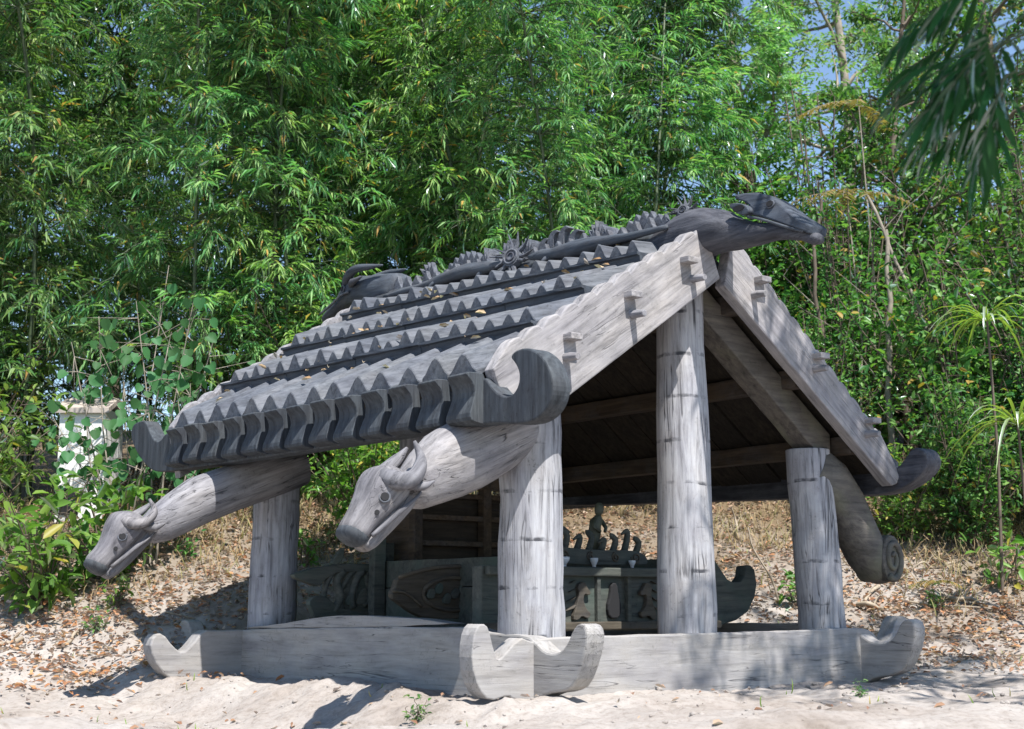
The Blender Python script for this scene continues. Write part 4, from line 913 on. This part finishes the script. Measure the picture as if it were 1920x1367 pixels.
# ------------------------------------------------------------ white shed far left behind the leaves
shed = empty('white_shed', (-3.28, 10.85, 0)); tag(shed, 'white plastered shed glimpsed through leaves at the left', 'shed')
box_obj('wall', (-.20, .16, 0, .5, .6, 1.92), M['plaster'], shed, .01)
box_obj('window', (-.16, -.02, -.012, .02, 1.1, 1.3), M['hollow'], shed, 0)
for k in range(2):
    s = 1 if k else -1; V = [(-.23, .25, 2.03), (.19, .25, 2.03), (.19, .25 + s * .29, 1.915), (-.23, .25 + s * .29, 1.915)]; V += [(a, b_, c - .04) for a, b_, c in V]
    link('roof', fix(pymesh('roof', V, [(0, 1, 2, 3), (4, 5, 6, 7), (0, 1, 5, 4), (1, 2, 6, 5), (2, 3, 7, 6), (3, 0, 4, 7)])), M['sheet_roof'], shed)
# ------------------------------------------------------------ bamboo grove
rp = random.Random(21)
protos = [bamboo_proto(100 + k, 6.4 + .5 * (k % 3), 150, 1.4 + .3 * (k % 2), M['bamboo_leaf'] if k not in (2, 5) else M['bamboo_leaf_gold']) for k in range(6)]
used = [False] * len(protos)
def put(protos, used, k, x, y, rz, s, label, cat, group, name=None, sink=.05):
    o = protos[k] if not used[k] else copy_tree(protos[k]); used[k] = True
    o.location = (x, y, gz(x, y) - sink); o.rotation_euler = (0, 0, rz); o.scale = (s, s, s); tag(o, label, cat, group)
    return o
spots = []
for row, (y, x0, x1, dx) in enumerate(((11.5, -5.6, 1.35, .50), (13.0, -6.2, 1.6, .54), (15.0, -6.8, 1.7, .72))):
    x = x0
    while x < x1:
        spots.append((x + rp.uniform(-.25, .25), y + rp.uniform(-.55, .55), row)); x += dx
RL_ = ['bamboo culm in the front row of the grove behind the tomb roof', 'bamboo culm in the middle row of the grove', 'bamboo culm in the rear row of the grove']
for i, (x, y, row) in enumerate(spots):
    if -3.9 < x < -2.9 and y < 11.9: continue
    put(protos, used, i % 6, x, y, rp.uniform(0, 6.28), rp.uniform(.85, 1.12), RL_[row], 'bamboo', 'bamboo ' + ('front', 'middle', 'rear')[row] + ' row')
# ------------------------------------------------------------ trees on the right and behind
tp_ = [tree_proto('leafy_tree', 31, 6.8, .085, 1.8, 20, 'oval', .075, M['tree_leaf'], M['bark'], .30, True, 1.35, (-.6, 0)),
       tree_proto('leafy_tree', 33, 7.6, .075, 1.7, 20, 'oval', .070, M['tree_leaf'], M['bark'], .34, True, 1.35, (.3, .2)),
       tree_proto('leafy_tree', 35, 5.6, .07, 1.5, 22, 'oval', .080, M['shrub_leaf'], M['bark_dark'], .25, False, 1.1, (.2, -.2))]
tu = [False] * 3
TL = [(0, 2.6, 15.2, .3, 1.0, 'slim pale-barked tree with feathery leaves right of the dragon head'), (1, 3.9, 16.4, 2.0, 1.05, 'tall feathery tree standing against the blue sky at upper right'), (0, 1.4, 18.2, 4.0, 1.05, 'feathery tree rising behind the bamboo near the picture middle'),
      (2, 3.5, 13.0, 1.0, .82, 'dark bushy tree on the bank right of the roof'), (2, 5.0, 13.4, 3.3, 1.05, 'dense green tree at the right picture edge'), (1, 5.6, 17.5, 5.0, 1.1, 'far feathery tree behind the right-hand thicket'), (2, 2.3, 13.6, 5.2, .62, 'low bushy tree behind the roof apex'),
      (2, -1.5, 18.6, 2.2, 1.15, 'dark tree filling the gap behind the bamboo'), (2, -5.0, 18.0, .4, 1.1, 'dark tree behind the shed at far left'), (1, -3.2, 19.5, 1.2, 1.0, 'tall feathery tree behind the left bamboo')]
for (k, x, y, rz, s, lab) in TL: put(tp_, tu, k, x, y, rz, s, lab, 'tree', 'trees of the wood behind')
# bare crooked branchy tree
g = np.random.default_rng(5); bt = empty('crooked_tree', (4.6, 14.5, gz(4.6, 14.5))); tag(bt, 'thin crooked tree with bare pale forking branches at upper right', 'tree')
TB = lambda px, py, Y=14.5: np.array([(px - 960) / 2667 * Y - 4.6, 0, .44 + Y * (1130 - py) / 2667 - gz(4.6, 14.5)])
trk = np.array(cr([(.0, 0, -.1), (.05, .1, 1.2), TB(1860, 420), TB(1718, 250), TB(1615, 175), TB(1590, 148)], 5))
link('trunk', np_mesh('trunk', *tubes_np([trk], [np.linspace(.045, .02, len(trk))], 8), smooth=True), M['bark'], bt)
for path in ([TB(1615, 175), TB(1540, 180), TB(1470, 172), TB(1400, 168)], [TB(1593, 150), TB(1560, 152), TB(1510, 115), TB(1480, 70)], [TB(1597, 152), TB(1605, 100), TB(1600, 30)], [TB(1593, 150), TB(1640, 125), TB(1650, 80)], [TB(1718, 250), TB(1760, 160), TB(1790, 60), TB(1740, 10)]):
    p = np.array(cr([tuple(a + np.array([0, .12 * k, 0])) for k, a in enumerate(path)], 5)); link('branch', np_mesh('branch', *tubes_np([p], [np.linspace(.018, .006, len(p))], 6), smooth=True), M['bark'], bt)
LP = []; LD = []; LL = []
for k in range(110):
    c = TB(g.uniform(1380, 1760), g.uniform(-20, 180)) + np.array([0, g.uniform(-.3, .6), 0]); d = unit(g.normal(0, 1, 3)); side = unit(np.cross(d, [0, 0, 1]))
    for w in range(9): LP.append(c + d * .03 * w); LD.append(side * (1 if w % 2 else -1) + d * .4 + np.array([0, 0, -.3])); LL.append(g.uniform(.06, .1))
LL = np.array(LL); f = link('crown', np_mesh('crown', *leaves(LP, LD, LL, LL * .38, 'oval', jit=.4)), M['tree_leaf'], bt); f['kind'] = 'stuff'
# slanting thin sapling and other thin trunks in the right thicket
for (pts, r, lab) in (([(1.0, 0), (1730, 560), (1800, 760), (1830, 940)], .022, 'slanting bare sapling in front of the right thicket'), ([(0, 0), (1670, 560), (1674, 700)], .03, 'pale upright trunk in the right thicket'), ([(0, 0), (1548, 500), (1545, 660)], .022, 'tan upright stem just right of the roof slope')):
    Yd = 11.4; o = empty('sapling'); pp = [(np.array([(px - 960) / 2667 * Yd, Yd + .05 * i, .44 + Yd * (1130 - py) / 2667])) for i, (px, py) in enumerate(pts[1:])]
    if len(pp) == 2: pp = [pp[0] + np.array([.05, 0, .6])] + pp + [np.array([pp[1][0], Yd, gz(pp[1][0], Yd) - .05])]
    else: pp = [pp[0] + np.array([-.35, 0, .9])] + pp + [np.array([pp[-1][0] + .03, Yd, gz(pp[-1][0], Yd) - .05])]
    pp = [a + np.array([g.normal(0, .05), 0, 0]) if 0 < i_ < len(pp) - 1 else a for i_, a in enumerate(pp)]; p = np.array(cr([tuple(a) for a in pp], 6)); p[:, 0] += .012 * np.sin(np.arange(len(p)) * 1.3); base = p[-1].copy(); o.location = base
    link('trunk', np_mesh('trunk', *tubes_np([p - base], [np.linspace(r * .6, r, len(p))], 7), smooth=True), M['bark_dark'] if 'tan' in lab else M['bark'], o); tag(o, lab, 'tree')
    tw = []; 
    for k in range(4): a = p[int(len(p) * (.1 + .2 * k))] - base; tw.append(np.stack([a, a + np.array([g.uniform(-.3, .3), -.05, .25]), a + np.array([g.uniform(-.5, .5), -.1, .55])]))
    link('twigs', np_mesh('twigs', *tubes_np(tw, [np.array([.006, .004, .002])] * 4, 4)), M['bark'], o)
# ------------------------------------------------------------ shrubs
sp_ = [shrub_proto('leafy_shrub', 41, 2.1, 1.05, 34, 'oval', .085, .42, M['shrub_leaf'], M['bark_dark'], 34),
       shrub_proto('leafy_shrub', 42, 1.5, .9, 30, 'oval', .095, .40, M['bright_leaf'], M['bark_dark'], 24),
       shrub_proto('leafy_shrub', 43, 2.6, 1.1, 36, 'oval', .065, .45, M['shrub_leaf'], M['bark_dark'], 40),
       shrub_proto('leafy_shrub', 44, .75, .5, 20, 'oval', .12, .42, M['bright_leaf'], M['bark_dark'], 9, .3, 2)]
su = [False] * 4
SL = [(2, 2.9, 11.9, 1.0, 'tall small-leaved shrub on the bank right of the roof'), (0, 3.6, 11.2, 1.05, 'dark leafy shrub in the right thicket beside the slanting sapling'), (2, 4.3, 11.0, 1.15, 'tall glossy shrub at the right picture edge'), (0, 4.1, 10.0, .62, 'low leafy shrub at the far right foot of the bank'),
      (2, 3.4, 13.4, 1.2, 'upper small-leaved shrub high on the right bank'), (0, 2.2, 12.4, .9, 'leafy shrub behind the right roof slope'), (2, 4.9, 12.6, 1.3, 'large glossy shrub behind the right thicket'), (1, 2.9, 10.6, .55, 'bright green shrub below the right eave'),
      (1, 1.5, 11.9, .8, 'bright shrub behind the centre post'), (0, .6, 12.2, .9, 'dark shrub on the bank behind the centre post'), (1, -1.05, 10.35, .78, 'bright broad-leaved shrub behind the left corner post'), (0, -.6, 11.4, .9, 'dark shrub behind the left buffalo bracket'),
      (0, -2.2, 11.2, .85, 'dark leafy shrub beyond the left eave'), (3, -3.05, 9.3, 1.15, 'broad-leaved young shrub low at the left picture edge'), (1, -3.95, 10.1, .92, 'bright green shrub rising at the left picture edge'), (3, -2.75, 9.75, 1.0, 'young broad-leaved shrub left of the buffalo head'), (1, -4.6, 11.4, 1.15, 'bright shrub at the left edge below the bamboo'),
      (1, -1.55, 11.5, 1.25, 'yellow-green shrub peeping over the left roof end'), (2, 1.3, 13.2, 1.0, 'small-leaved shrub behind the ridge'), (2, 6.0, 13.5, 1.4, 'big shrub beyond the right picture edge'), (2, 2.6, 13.4, 1.2, 'tall shrub mass directly right of the dragon head'), (0, 3.3, 14.6, 1.25, 'high leafy shrub under the crooked tree'), (2, 4.3, 14.2, 1.2, 'high glossy shrub at the upper right'), (2, 5.3, 15.0, 1.2, 'tall thicket shrub at the far right top'), (0, 2.2, 15.6, 1.3, 'far leafy shrub between grove and crooked tree'), (1, 3.0, 12.6, 1.1, 'yellow-green shrub on the bank beside the right roof slope'), (2, 4.7, 11.6, 1.2, 'dark glossy bush low at the right edge'), (0, 3.35, 10.45, .7, 'dark leafy bush low on the bank right of the scroll bracket'), (2, 2.45, 11.3, .62, 'small-leaved bush between scroll bracket and thicket'), (0, 1.9, 11.7, .75, 'leafy bush on the bank behind the right post'), (2, 4.0, 10.6, .6, 'small-leaved bush at the foot of the right thicket'), (2, 3.0, 12.9, 1.35, 'fine-leaved shrub above the right roof slope'), (2, 3.9, 13.3, 1.4, 'fine-leaved shrub beneath the crooked tree trunk'), (2, 4.9, 13.9, 1.5, 'fine-leaved shrub high at the right edge'), (0, 2.4, 14.3, 1.5, 'broad shrub behind the dragon head')]
for (k, x, y, s, lab) in SL: put(sp_, su, k, x, y, rp.uniform(0, 6.28), s, lab, 'shrub', 'shrubs on the bank')
# heart-leaved shrub: every leaf a part
hs = empty('heart_leaved_shrub'); hx, hy = -2.62, 9.9; hz0 = gz(hx, hy); hs.location = (hx, hy, hz0); tag(hs, 'tall shrub with round heart-shaped leaves left of the roof', 'shrub')
hm = {}
for k in range(4):
    T, F = TPL['heart']; me = np_mesh('leaf', T * np.array([.085, .085 * (.9 + .06 * k), .11 + .05 * k]), F); me.materials.append(M['heart_leaf']); hm[k] = me
g = np.random.default_rng(17); stems = []; srad = []; lc = 0
HP = lambda px, py, Y: np.array([(px - 960) / 2667 * Y - hx, Y - hy, .44 + Y * (1130 - py) / 2667 - hz0])
tops = [(300, 490), (240, 560), (350, 560), (170, 590), (310, 620), (390, 640), (120, 640), (220, 680), (350, 720), (150, 740), (270, 760), (400, 740), (90, 780), (320, 800)]
for (px, py) in tops:
    Y = hy + g.uniform(-.35, .35); tp1 = HP(px, py, Y); b0 = np.array([g.uniform(-.15, .2), g.uniform(-.1, .1), 0]); mid = b0 * .4 + tp1 * .6 + np.array([g.uniform(-.1, .1), 0, .02 - .15 * tp1[2]])
    p = np.array(cr([tuple(b0), tuple(mid), tuple(tp1)], 8)); stems.append(p); srad.append(np.linspace(.009, .0025, len(p)))
    for k in range(20):
        u = g.uniform(.32, 1.0) ** .7; c = p[int(u * (len(p) - 1))] + g.normal(0, .13, 3) * np.array([1, .8, .8])
        me = hm[k % 4]; o = link('leaf', me, None, hs); d = Vector((g.normal(0, .5), -.35 + g.normal(0, .4), -.85)).normalized(); nn = Vector((g.normal(0, .35), -.8, .55 + g.normal(0, .3))).normalized()
        a = nn.cross(d).normalized(); nn2 = d.cross(a); s = g.uniform(.65, 1.15)
        o.matrix_local = Matrix.Translation(Vector(c)) @ Matrix((d, a, nn2)).transposed().to_4x4() @ Matrix.Scale(s, 4)
        stems.append(np.stack([p[int(u * (len(p) - 1))], c])); srad.append(np.array([.003, .0015]))
link('stems', np_mesh('stems', *tubes_np(stems, srad, 5), smooth=True), M['bark'], hs)
# arching long-bladed plants at the right edge
for (px, py, Y, s, lab) in ((1868, 600, 9.6, 1.0, 'arching long-bladed grass tuft hanging at the right edge'), (1915, 800, 9.0, 1.05, 'lower arching grass tuft at the right picture edge')):
    x = (px - 960) / 2667 * Y; z = .44 + Y * (1130 - py) / 2667; o = empty('long_bladed_plant'); o.location = (x, Y, gz(x, Y) - .03); tag(o, lab, 'plant', 'long-bladed plants'); zz = z - o.location.z
    p = np.array([(0, 0, 0), (.03, .02, zz * .5), (0, 0, zz)]); link('stem', np_mesh('stem', *tubes_np([p], [np.array([.012, .010, .008])], 7), smooth=True), M['bark_dark'], o)
    for k in range(34):
        a = g.uniform(0, 6.28); up = g.uniform(.2, 1.6); L = g.uniform(.25, .70) * s; t = np.linspace(0, 1, 8); dd = np.array([np.cos(a), np.sin(a), up]); dd = dd / np.linalg.norm(dd)
        c = np.array([0, 0, zz]) + dd * L * t[:, None] + np.array([0, 0, -1]) * (t ** 2.2)[:, None] * L * g.uniform(.5, 1.1); sd = unit(np.cross(dd, [0, 0, 1])) ; w = (.011 * np.sin(np.pi * (t * .92 + .08)))[:, None]
        V = np.concatenate([c - sd * w, c + np.array([0, 0, -.004]), c + sd * w]); n = 8; F = np.array([(r * n + i, r * n + i + 1, (r + 1) * n + i + 1, (r + 1) * n + i) for r in (0, 1) for i in range(n - 1)])
        link('blade', np_mesh('blade', V, F, True), M['blade'], o)
# amber fern-like sprays in the trees on the right
for (px, py, Y, n, lab) in ((1640, 170, 12.0, 9, 'amber feathery branch at upper right beside the crooked tree'), (1610, 350, 11.6, 10, 'amber fern-like foliage above right of the dragon head'), (1745, 1090, 9.3, 6, 'small orange withered plant on the right bank')):
    x = (px - 960) / 2667 * Y; z = .44 + Y * (1130 - py) / 2667; o = empty('amber_spray'); gb = gz(x, Y); o.location = (x, Y, gb); tag(o, lab, 'plant'); zz = max(.12, z - gb); LP = []; LD = []; LL = []
    pth = [np.array([(0, 0, 0), (.1, .1, zz * .5), (.0, 0, zz)])]; rr = [np.array([.014, .011, .006]) if zz > .5 else np.array([.005, .004, .003])]
    for k in range(n):
        a = g.uniform(0, 6.28); L = .55 if zz > .5 else .16; q = np.linspace(0, 1, 12); d = np.array([np.cos(a), np.sin(a) * .6, .25]); c = np.array([0, 0, zz]) + d * L * q[:, None] + np.array([0, 0, -.45]) * (q ** 2)[:, None] * L; pth.append(c); rr.append(np.linspace(.003, .001, 12)); sd = unit(np.cross(d, [0, 0, 1]))
        for i in range(2, 12):
            for sg in (-1, 1): LP.append(c[i]); LD.append(sd * sg + d * .3 + np.array([0, 0, -.55])); LL.append(g.uniform(.05, .10) if zz > .5 else .045)
    LL = np.array(LL); link('stem', np_mesh('stem', *tubes_np(pth, rr, 4)), M['bark'], o); f = link('foliage', np_mesh('foliage', *leaves(LP, LD, LL, LL * .26, 'lance', jit=.3)), M['amber_leaf'], o); f['kind'] = 'stuff'
# seedlings on the ground
sd_ = [shrub_proto('seedling', 51, .30, .14, 7, 'oval', .075, .42, M['bright_leaf'], M['bark_dark'], 5, .2, 2), shrub_proto('seedling', 52, .20, .10, 5, 'oval', .06, .40, M['shrub_leaf'], M['bark_dark'], 6, .2, 2)]
sdu = [False] * 2
def at(px, py):                                # ground point seen at a place in the photo
    d = np.array([(px - 960) / 2667, 1.0, 0]); 
    for Y in np.arange(4.6, 13, .02):
        zr = .44 + Y * (1130 - py) / 2667 * 1.0
        if gz((px - 960) / 2667 * Y, Y) >= zr: return (px - 960) / 2667 * Y, Y
    return (px - 960) / 2667 * 12, 12
for (k, px, py, s, lab) in ((1, 350, 1050, 1.0, 'green seedling behind the left buffalo neck'), (0, 232, 1140, .75, 'green seedling on dry leaves below the left buffalo muzzle'), (0, 575, 1065, .9, 'bright seedling right of the left corner post'), (1, 190, 1185, .7, 'small yellowish seedling at the lower left'), (0, 1490, 1140, .9, 'pale leafy seedling behind the right-hand gable beam'), (1, 785, 1345, .5, 'tiny green sprout in the hollow before the front beam'), (0, 60, 1060, 1.2, 'leafy seedling at the left edge of the sandy ground'), (1, 1745, 1140, .8, 'green seedling on the right bank by dry twigs'), (0, 1880, 1100, 1.3, 'leafy seedling at the right edge of the bank'), (1, 1600, 1300, .35, 'tiny weed beside the right end of the gable beam')):
    x, y = at(px, py); put(sd_, sdu, k, x, y, rp.uniform(0, 6), s, lab, 'seedling', 'seedlings', sink=.01)
# ------------------------------------------------------------ leaf litter, dry grass, sticks
def scatter(n, fx, seed):
    g = np.random.default_rng(seed); out = []
    x = g.uniform(-4.2, 4.4, n * 4); y = g.uniform(4.7, 12.5, n * 4); keep = g.random(n * 4) < fx(x, y, g)
    x = x[keep][:n]; y = y[keep][:n]
    return x, y, g
def tombmask(x, y):
    dx = x - TPx; dy = y - TPy; W = dx * math.cos(TA) + dy * math.sin(TA); U = -dx * math.sin(TA) + dy * math.cos(TA)
    return ((W > -.15) & (W < 2.2) & (U > -.2) & (U < 2.7))
def litter(name, lab, n, fx, seed, mat, l0, l1, lift=.004):
    x, y, g = scatter(n, fx, seed); k = ~tombmask(x, y); x = x[k]; y = y[k]; z = ground_z(x, y) + lift + g.uniform(0, .012, len(x)); a = g.uniform(0, 6.28, len(x)); L = g.uniform(l0, l1, len(x))
    D = np.stack([np.cos(a), np.sin(a), g.normal(.05, .25, len(x))], 1); o = link(name, np_mesh(name, *leaves(np.stack([x, y, z], 1), D, L, L * g.uniform(.3, .55, len(x)), 'curl', jit=.35, g=g)), mat); tag(o, lab, 'leaf litter', kind='stuff')
bankd = lambda x, y: np.clip((y + .22 * np.abs(x) - 8.3) / 1.6, 0, 1)
litter('dry_leaf_litter', 'tan dry leaves and chaff strewn over the bank and sandy ground', 33000, lambda x, y, g: .012 + .9 * bankd(x, y), 61, M['litter'], .018, .055)
litter('russet_leaf_litter', 'russet fallen leaves heaped at the left below the buffalo head', 7000, lambda x, y, g: np.exp(-(((x + 2.6) / 1.0) ** 2 + ((y - 8.8) / .75) ** 2)) + .8 * np.exp(-(((x - 2.9) / .7) ** 2 + ((y - 9.3) / .5) ** 2)) + .16 * bankd(x, y), 62, M['litter_red'], .03, .065, .01)
def drygrass(name, lab, n, fx, seed, mat, h0, h1):
    x, y, g = scatter(n, fx, seed); k = ~tombmask(x, y); x = x[k]; y = y[k]; z = ground_z(x, y) - .01; D = np.stack([g.normal(0, .45, len(x)), g.normal(0, .45, len(x)), np.ones(len(x))], 1); L = g.uniform(h0, h1, len(x))
    o = link(name, np_mesh(name, *leaves(np.stack([x, y, z], 1), D, L, .006, 'blade', upv=np.array([0, -1.0, 0]), jit=.6, g=g)), mat); tag(o, lab, 'grass', kind='stuff')
drygrass('dry_grass', 'straw-coloured dry grass and stalks on the bank', 7000, lambda x, y, g: np.clip((y + .2 * np.abs(x) - 9.6) / 1.2, 0, 1) * (vnoise(x, y, 1.4, 9) > -.05), 63, M['dry_grass'], .05, .20)
drygrass('ground_weeds', 'sparse short weeds poking from the sandy soil', 260, lambda x, y, g: .06 + .4 * (vnoise(x, y, 2.0, 12) > .22), 64, M['blade'], .03, .08)
# clods and pebbles near the beams
x, y, g = scatter(1500, lambda x, y, g: .25 + .75 * np.exp(-((y - 6.6) / 1.2) ** 2), 66); z = ground_z(x, y); V = []; F = []
ico = np.array([(0, 0, 1), (.9, 0, .45), (.28, .85, .45), (-.72, .53, .45), (-.72, -.53, .45), (.28, -.85, .45), (.72, .53, -.45), (-.28, .85, -.45), (-.9, 0, -.45), (-.28, -.85, -.45), (.72, -.53, -.45), (0, 0, -1)]); icf = np.array([(0, 1, 2), (0, 2, 3), (0, 3, 4), (0, 4, 5), (0, 5, 1), (1, 6, 2), (2, 7, 3), (3, 8, 4), (4, 9, 5), (5, 10, 1), (6, 7, 2), (7, 8, 3), (8, 9, 4), (9, 10, 5), (10, 6, 1), (11, 7, 6), (11, 8, 7), (11, 9, 8), (11, 10, 9), (11, 6, 10)])
n = len(x); sz = .004 + .014 * g.random(n) ** 3; VV = np.stack([x, y, z + sz * .2], 1)[:, None] + ico[None] * sz[:, None, None] * g.uniform(.7, 1.3, (n, 12, 1)) * np.array([1, 1, .65]); FF = icf[None] + (np.arange(n) * 12)[:, None, None]
o = link('soil_clods', np_mesh('soil_clods', VV.reshape(-1, 3), FF.reshape(-1, 3)), M['soil']); tag(o, 'small clods and pebbles of the sandy soil', 'pebbles', kind='stuff')
# fallen sticks
for (pa, pb, r, lab) in (((1760, 1125), (1830, 1145), .016, 'thick grey stick lying right of the tail scroll'), ((1600, 1140), (1648, 1148), .018, 'short broken stick beside the right post'), ((1640, 1105), (1612, 1140), .014, 'pale split stick leaning by the right post'), ((1680, 1130), (1880, 1150), .009, 'long thin stick lying across the right bank'), ((1700, 1100), (1650, 1030), .008, 'thin twig propped under the scroll'), ((1400, 1010), (1455, 1130), .008, 'crooked bare twig standing behind the gable'), ((1370, 960), (1375, 1010), .010, 'short upright stake on the bank behind the posts'), ((0, 1215), (60, 1200), .02, 'grey stick at the left edge of the sand'), ((120, 1210), (165, 1190), .012, 'small dark stick on the sand at lower left'), ((320, 1150), (420, 1165), .006, 'fine twig on litter behind the left beam'), ((1780, 1060), (1700, 1075), .010, 'fallen twig in the orange plant')):
    xa, ya = at(*pa); xb, yb = at(*pb); A = np.array([xa, ya, gz(xa, ya) + r]); B = np.array([xb, yb, gz(xb, yb) + r]); 
    if 'upright' in lab or 'crooked' in lab or 'propped' in lab: yb_ = max(ya, yb); up = abs(pa[1] - pb[1]) / 2667 * yb_; lo, hi = (B.copy(), B + np.array([(pa[0] - pb[0]) / 2667 * yb, 0, up])) ; A, B = lo - np.array([0, 0, .03]), hi
    o = empty('fallen_stick', A); C_ = B - A; p = np.array(cr([(0, 0, 0), tuple(C_ * .35 + g.normal(0, .02, 3)), tuple(C_ * .7 + g.normal(0, .02, 3)), tuple(C_)], 4))
    link('shaft', np_mesh('shaft', *tubes_np([p], [np.linspace(r, r * .65, len(p))], 7), smooth=True), M['stick'], o); tag(o, lab, 'stick')
    q = p[len(p) // 2]; link('side_twig', np_mesh('side_twig', *tubes_np([np.stack([q, q + np.array([.03, .02, .05]), q + np.array([.07, .02, .08])])], [np.array([r * .4, r * .3, r * .15])], 5)), M['stick'], o)
# ------------------------------------------------------------ near bamboo leaning in at the upper right, over the right side
nb_ = empty('overhanging_bamboo', (2.95, 2.9, gz(2.95, 2.9) - .05)); tag(nb_, 'near bamboo leaning in with dark drooping leaves at the upper right corner', 'bamboo')
o0 = np.array(nb_.location); p = np.array(cr([(0, 0, 0), (.02, .1, 1.6), (.05, .45, 3.3), (.1, 1.4, 5.0), (.05, 2.4, 5.8)], 8)); link('culm', np_mesh('culm', *tubes_np([p], [np.linspace(.035, .012, len(p))], 9), smooth=True), M['culm'], nb_)
g = np.random.default_rng(77); LP = []; LD = []; LL = []; tp1 = []; tr1 = []
def spray(c, sd, sl, nl, ll, store):
    side = unit(np.cross(sd, np.array([0, 0, 1.0]) + g.normal(0, .25, 3)))
    tp1.append(np.stack([c, c + sd * sl * .5, c + sd * sl])); tr1.append(np.array([.003, .0022, .001]))
    for w in range(nl):
        f_ = w / (nl - 1); sg = 1 if w % 2 else -1; store.append((c + sd * sl * (.15 + .85 * f_), sd * (.6 + .6 * f_) + side * sg * (.9 - .7 * f_) + np.array([0, 0, -.55]) + g.normal(0, .1, 3), g.uniform(.8, 1.15) * ll))
up_st = []
for k in range(60):                                           # unseen sprays added above the frame to shade the near leaves
    c = np.array([1.35, 2.55, 2.45]) - o0 + g.normal(0, 1, 3) * np.array([.26, .18, .14]); i = np.argmin(np.linalg.norm(p - c, axis=1)); tp1.append(np.stack([p[i], (p[i] + c) / 2 + np.array([0, 0, .2]), c])); tr1.append(np.array([.006, .004, .002]))
    for e in range(3): spray(c + g.normal(0, .12, 3), unit(g.normal(0, 1, 3) + np.array([0, 0, -.3])), .25, 8, .19, up_st)
for k in range(120):                                           # leafy top above the picture, it shades the right side of the tomb
    c = np.array([2.95, 5.5, 4.7]) - o0 + g.normal(0, 1, 3) * np.array([.55, .75, .35]); i = np.argmin(np.linalg.norm(p - c, axis=1)); tp1.append(np.stack([p[i], (p[i] + c) / 2 + np.array([0, 0, .08]), c])); tr1.append(np.array([.006, .004, .002]))
    for e in range(3): spray(c + g.normal(0, .12, 3), unit(g.normal(0, 1, 3) + np.array([0, 0, -.3])), .25, 8, .19, up_st)
A_ = np.array([a for a, _, _ in up_st]); D_ = np.array([b_ for _, b_, _ in up_st]); L_ = np.array([c for _, _, c in up_st])
f = link('foliage', np_mesh('foliage', *leaves(A_, D_, L_, L_ * .15, 'lance', jit=.3, g=g)), M['bamboo_leaf'], nb_); f['kind'] = 'stuff'
lo_st = []
for (px, py, Y, dx, dz) in ((1905, -60, 4.0, -.6, -.35), (1900, 110, 3.9, -.9, -.30), (1915, 150, 3.8, -.7, -.5), (1890, 190, 4.0, -.8, -.45), (1925, 60, 3.7, -.5, -.6), (1925, 250, 3.9, -.4, -.8), (1840, 0, 4.1, -.7, -.5), (1930, 180, 3.7, -.3, -.9), (1850, 160, 4.0, -.8, -.4), (1880, 60, 4.1, -.7, -.4), (1910, 220, 4.0, -.6, -.6), (1870, 230, 4.1, -.6, -.5), (1900, 0, 3.9, -.3, -.8), (1920, 110, 4.1, -.6, -.7), (1880, 130, 3.8, -.5, -.7)):
    py = py * .85 - 45; Y *= .75; c = np.array([(px - 960) / 2667 * Y, Y, .44 + Y * (1130 - py) / 2667]) - o0; i = np.argmin(np.linalg.norm(p - c, axis=1)); tp1.append(np.array(cr([tuple(p[i]), tuple((p[i] + c) / 2 + np.array([0, 0, .45])), tuple(c)], 4))); tr1.append(np.linspace(.005, .002, 9))
    spray(c, unit(np.array([dx, g.uniform(-.2, .2), dz])), .17, 9, .118, lo_st)
    spray(c + np.array([.05, .1, .04]), unit(np.array([dx * .7 + g.normal(0, .25), g.uniform(-.3, .3), dz])), .155, 8, .113, lo_st)
lm_ = {}
for k in range(3):
    T = np.array([(0, 0, 0), (.18, .36, .03), (.45, .5, .02), (.75, .3, -.03), (1, 0, -.12), (.75, -.3, -.03), (.45, -.5, .02), (.18, -.36, .03), (.3, 0, -.01), (.65, 0, -.035)]); Fq = [(0, 8, 1), (1, 8, 2), (2, 8, 9), (2, 9, 3), (3, 9, 4), (4, 9, 5), (5, 9, 6), (6, 9, 8), (6, 8, 7), (7, 8, 0)]
    me = np_mesh('leaf', T * np.array([1, .135 + .015 * k, 1]), np.array(Fq)); me.materials.append(M['near_leaf_shaded']); lm_[k] = me
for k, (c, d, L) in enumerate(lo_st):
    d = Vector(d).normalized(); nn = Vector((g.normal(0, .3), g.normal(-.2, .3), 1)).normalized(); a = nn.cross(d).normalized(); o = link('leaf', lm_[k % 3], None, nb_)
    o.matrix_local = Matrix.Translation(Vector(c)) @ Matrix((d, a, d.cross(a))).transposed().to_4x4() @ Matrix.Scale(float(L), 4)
link('branches', np_mesh('branches', *tubes_np(tp1, tr1, 4)), M['culm'], nb_)['kind'] = 'stuff'

# a few fallen leaves caught on the roof
g = np.random.default_rng(91); W_ = g.uniform(-.38, .85, 70); U_ = g.uniform(-.05, 2.6, 70); LPr = np.array([list(to_world(a, b_, RL(a, b_) + (.075 if a > -.06 else .06) + .03)) for a, b_ in zip(W_, U_)]); ang = g.uniform(0, 6.28, 70)
o = link('roof_leaves', np_mesh('roof_leaves', *leaves(LPr, np.stack([np.cos(ang), np.sin(ang), g.normal(0, .3, 70)], 1), g.uniform(.03, .07, 70), .022, 'curl', jit=.4, g=g)), M['litter']); tag(o, 'dry fallen leaves caught on the roof tiles', 'leaf litter', kind='stuff')
